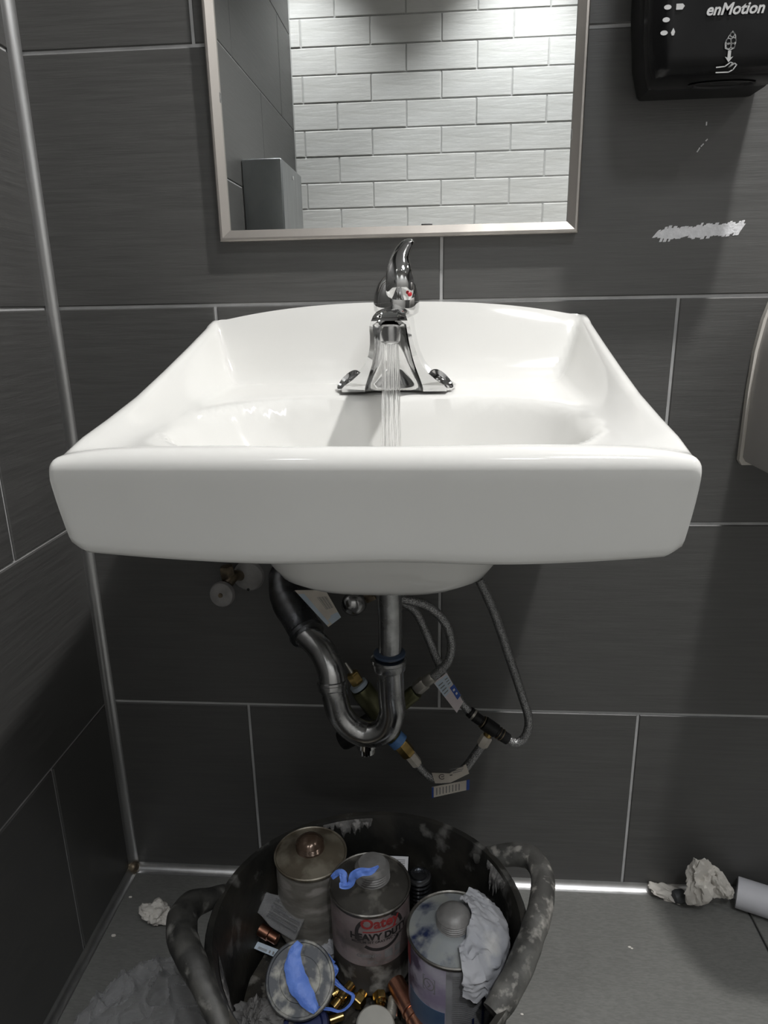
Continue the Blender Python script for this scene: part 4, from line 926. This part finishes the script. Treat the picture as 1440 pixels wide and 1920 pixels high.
# small fittings
def rod(name, label, cat, a, c, prof, mt, group=None, n=24, part=None):
    a = Vector(a); c = Vector(c); L = (c-a).length; b = MB(); b.lathe([(r, h*L) for r, h in prof], a, c-a, n)
    t = obj(name, b, mt, smooth=40, loc=a[:]); return tag(t, label, cat, group)
rod('brass_fitting', 'long brass tube fitting under the stringy blue strip', 'fitting', (-0.1190, -0.3950, 0.1980), (-0.1000, -0.3660, 0.2000), [(.0045,0),(.0060,.02),(.0060,.25),(.0048,.27),(.0048,.33),(.0066,.36),(.0066,.62),(.0048,.64),(.0048,.7),(.0060,.72),(.0060,.98),(.0045,1)], M['brass'])
rod('brass_fitting', 'short brass fitting tucked against the white lid', 'fitting', (-0.1220, -0.3780, 0.1970), (-0.1150, -0.3730, 0.1980), [(.0042,0),(.0056,.05),(.0056,.5),(.0068,.55),(.0068,.95),(.005,1)], M['brass'])
rod('brass_fitting', 'small bright brass fitting nearest the bottom edge of the photo', 'fitting', (-0.1200, -0.4080, 0.1980), (-0.1050, -0.4020, 0.1990), [(.0035,0),(.0042,.04),(.0042,.96),(.0035,1)], M['brass'])
def hexnut(label, p0, p1, r):
    a = Vector(p0); c = Vector(p1); L = (c-a).length; t = thing('brass_nut', label, 'nut', p0); d = (c-a).normalized(); b = MB()
    b.lathe([(r*.9,0),(r,L*.08),(r,L*.6),(r*.9,L*.66)], a, d, 6); obj('hex', b, M['brass'], t, smooth=20)
    b = MB(); b.lathe([(r*.72,L*.66),(r*.74,L*.7),(r*.74,L),(r*.5,L),(r*.5,L*.7)], a, d, 20, cap=False); obj('collar', b, M['brass'], t)
hexnut('brass hex nut left of the red-lettered can base', (-0.0930, -0.3880, 0.1980), (-0.0860, -0.3750, 0.1990), .0082)
hexnut('brass hex nut below the centre of the red-lettered can', (-0.0680, -0.3740, 0.1990), (-0.0650, -0.3870, 0.1980), .0082)
cpa, cpc = Vector((-0.0500, -0.3670, 0.2080)), Vector((-0.0140, -0.4260, 0.2060)); L_ = (cpc-cpa).length
t = thing('copper_pipe', 'bright copper coupling between the two labelled cans', 'pipe', cpa[:])
b = MB(); b.lathe([(.0085,.0),(.0105,.0005),(.0105,L_*.50),(.0112,L_*.51),(.0112,L_*.54),(.0104,L_*.55)], cpa, cpc-cpa, 28); obj('socket', b, M['copper'], t)
b = MB(); b.lathe([(.0098,L_*.55),(.0098,L_*.62),(.0110,L_*.63),(.0110,L_*.67),(.0098,L_*.68),(.0098,L_)], cpa, cpc-cpa, 28); obj('tube', b, M['copper'], t)
a_, c_ = Vector((-0.0540, -0.3990, 0.1960)), Vector((-0.0520, -0.3770, 0.1970)); t = thing('threaded_stud', 'grey threaded stud left of the copper coupling', 'stud', a_[:])
b = MB(); L_ = (c_-a_).length; pr = []
for k in range(12): pr += [(.0045, L_*k/12), (.0056, L_*(k+.5)/12)]
b.lathe(pr+[(.0045, L_)], a_, c_-a_, 18); obj('thread', b, M['ferrule'], t)
b = MB(); b.tube([(-0.0480, -0.3960, 0.1930), (-0.0470, -0.3800, 0.1940)], .0018, 8, 1); o = obj('steel_pin', b, M['chrome_dull'], loc=(-0.0480, -0.3960, 0.1930)); tag(o, 'thin steel pin beside the threaded stud', 'pin')
wl = Vector((-0.0690, -0.4110, 0.2000)); t = thing('white_cap', 'white round cap cut off by the bottom edge of the photo', 'cap', wl[:])
b = MB(); b.lathe([(.019,-.010),(.0205,-.008),(.0205,-.001),(.0190,.0005),(.0005,.0005)], wl, (.1,-.2,1), 36); obj('disc', b, M['putty_rim'], t)
b = MB(); b.lathe([(.0207,-.006),(.0212,-.005),(.0212,-.002),(.0207,-.001)], wl, (.1,-.2,1), 36, cap=False); obj('rim', b, M['white_edge'], t)
bl = Vector((-0.1440, -0.4200, 0.2050)); b = MB(); b.lathe([(.024,-.014),(.0255,-.012),(.0255,-.003),(.0235,0),(.019,.001),(.017,-.002),(.0005,-.002)], bl, (.05,-.35,1), 40); o = obj('blue_lid', b, M['blue_plastic'], loc=bl[:]); tag(o, 'navy blue round lid under the smudged white lid', 'lid')

# crumpled pieces
def crumple(center, size, seed, amp=.35, freq=2.2, sub=5, flat=0.0, rot=(0,0,0)):
    bm = bmesh.new(); bmesh.ops.create_icosphere(bm, subdivisions=sub, radius=1); Rm = Euler(rot).to_matrix(); off = Vector((seed*13.1, seed*7.7, seed*3.3))
    for v in bm.verts:
        d = v.co.normalized(); n1 = noise.noise(d*freq+off); rdg = 1-abs(noise.noise(d*freq*1.7+off*2))*2; n3 = noise.noise(d*freq*5+off); rd2 = abs(noise.noise(d*freq*3.3+off))
        k = 1+amp*(n1*1.2+.55*rdg-.3)+.16*amp*n3-.5*amp*rd2
        q = d*k; q = Vector((q.x*size[0], q.y*size[1], q.z*size[2])); v.co = Rm@q+Vector(center)
        if v.co.z < flat: v.co.z = flat+.0003*(n3+1)
    b = MB(); b.bm(bm); return b
def paper(name, label, cat, center, size, seed, mt, **k):
    o = obj(name, crumple(center, size, seed, **k), mt, smooth=28, loc=(center[0], center[1], k.get('flat', 0))); return tag(o, label, cat)
paper('tissue_wad', 'crumpled white tissue on the floor left of the tub', 'tissue', ((-0.4530, -0.1100, 0.0160)), (.022,.020,.015), 2.3, M['tissue'], amp=.42, freq=1.5, sub=4, rot=(.2,.3,.4))
paper('tissue_wad', 'larger crumpled tissue leaning on the wall beside the white pipe', 'tissue', ((0.4170, -0.0450, 0.0590)), (.028,.016,.044), 5.1, M['tissue'], amp=.40, freq=1.5, sub=4, rot=(.0,-.15,.2))
paper('tissue_wad', 'drooping flap of tissue hanging toward the white pipe end', 'tissue', ((0.4450, -0.0460, 0.0560)), (.013,.011,.036), 8.6, M['tissue'], amp=.34, freq=1.5, sub=4, rot=(.1,-.55,.1))
paper('tissue_wad', 'small flat tissue scrap on the floor left of the larger crumpled one', 'tissue', ((0.3750, -0.0160, 0.0080)), (.028,.016,.009), 3.7, M['tissue'], amp=.4, freq=1.5, sub=4, rot=(0,.15,-.3))
b = MB(); e0 = Vector((0.4810, -0.0250, 0.0240)); dr = (Vector((0.5220, -0.0430, 0.0240))-e0).normalized(); dr.z = 0
b.lathe([(.0195,.002),(.0195,0),(.0235,0),(.0240,.001),(.0240,.30),(.0195,.30)], (e0.x, e0.y, .0242), dr, 36, cap=False)
b.lathe([(.0195,.002),(.0195,.298)], (e0.x, e0.y, .0242), dr, 36, cap=False)
o = obj('pvc_pipe', b, M['pvc'], loc=(e0.x, e0.y, 0)); tag(o, 'white plastic pipe lying on the floor by the wall at the right edge', 'pipe')
b = MB(); pl = Vector((0.3920, -0.0260, 0.0360)); b.lathe([(.009,-.008),(.0105,-.006),(.0110,.004),(.009,.010),(.004,.012)], (pl.x, pl.y, .0115), (-1,-.25,0), 24); o = obj('rubber_plug', b, M['rubber_grey'], loc=(pl.x, pl.y, 0)); tag(o, 'grey rubber plug between the tissues on the floor', 'plug')
paper('rag', 'dirty grey rag in the lower left of the tub contents', 'rag', ((-0.1880, -0.4120, 0.2000)), (.030,.022,.012), 4.4, M['rag'], amp=.5, flat=.187)
paper('rag', 'pale grey rag wedged at the left wall of the tub', 'rag', ((-0.2030, -0.4150, 0.2050)), (.010,.020,.016), 6.2, M['rag'], amp=.4, flat=.187)
paper('rag', 'whitish plaster scrap at the foot of the grey-brown can', 'scrap', ((-0.1270, -0.3140, 0.1930)), (.018,.012,.006), 9.1, M['towel_wet'], amp=.5, flat=.187)
# clear plastic bag at the lower left
b = MB(); NX, NY = 130, 130; bcx, bcy = -.385, -.335
for j in range(NY+1):
    for i in range(NX+1):
        u, v = i/NX*2-1, j/NY*2-1; ru = math.sqrt(u*u*.95+v*v*.95)
        x, y = bcx+.112*u*math.sqrt(1-v*v*.45), bcy+.135*v*math.sqrt(1-u*u*.45)
        q = Vector((x*17, y*17, 1)); h = .100*(max(0, 1-ru**2.6))**.6
        rd = abs(noise.noise(q*.8))*.030+abs(noise.noise(q*1.3+Vector((5,2,1))))*.014+.012*(1-abs(noise.noise(q*1.1+Vector((7,1,4)))))**22+.006*(1-abs(noise.noise(q*2.0+Vector((2,8,4)))))**20
        b.v.append((x+.006*noise.noise(q*1.5), y+.006*noise.noise(q*1.5+Vector((9,9,9))), max(.0012, .004+h+(rd-.018)*S(h/.03))))
for j in range(NY):
    for i in range(NX):
        a = j*(NX+1)+i; b.f.append((a, a+1, a+NX+2, a+NX+1))
o = obj('clear_bag', b, M['film'], smooth=60, loc=(bcx, bcy, 0)); tag(o, 'crinkled clear plastic bag on the floor in front of the tub, lower left', 'bag')
# crumbs
b = MB()
for (x, y, s_) in [(-0.5150, -0.0670, -0.0000)[:2]+(.0022,), (-0.5100, -0.1420, 0.0000)[:2]+(.0028,), (0.2900, -0.1170, 0.0000)[:2]+(.0018,), (0.2930, -0.1190, 0.0000)[:2]+(.0014,), (0.1150, -0.2330, 0.0000)[:2]+(.0016,), (0.1570, -0.0290, 0.0000)[:2]+(.0015,)]:
    bm = bmesh.new(); bmesh.ops.create_icosphere(bm, subdivisions=1, radius=s_)
    for v in bm.verts: v.co = Vector((v.co.x*1.6+x, v.co.y+y, max(0, v.co.z*.6+s_*.5)))
    b.bm(bm)
o = obj('plaster_crumbs', b, M['tissue'], loc=(-.2, -.2, 0)); tag(o, 'tiny pale crumbs scattered on the grey floor', 'crumbs'); o['kind'] = 'stuff'
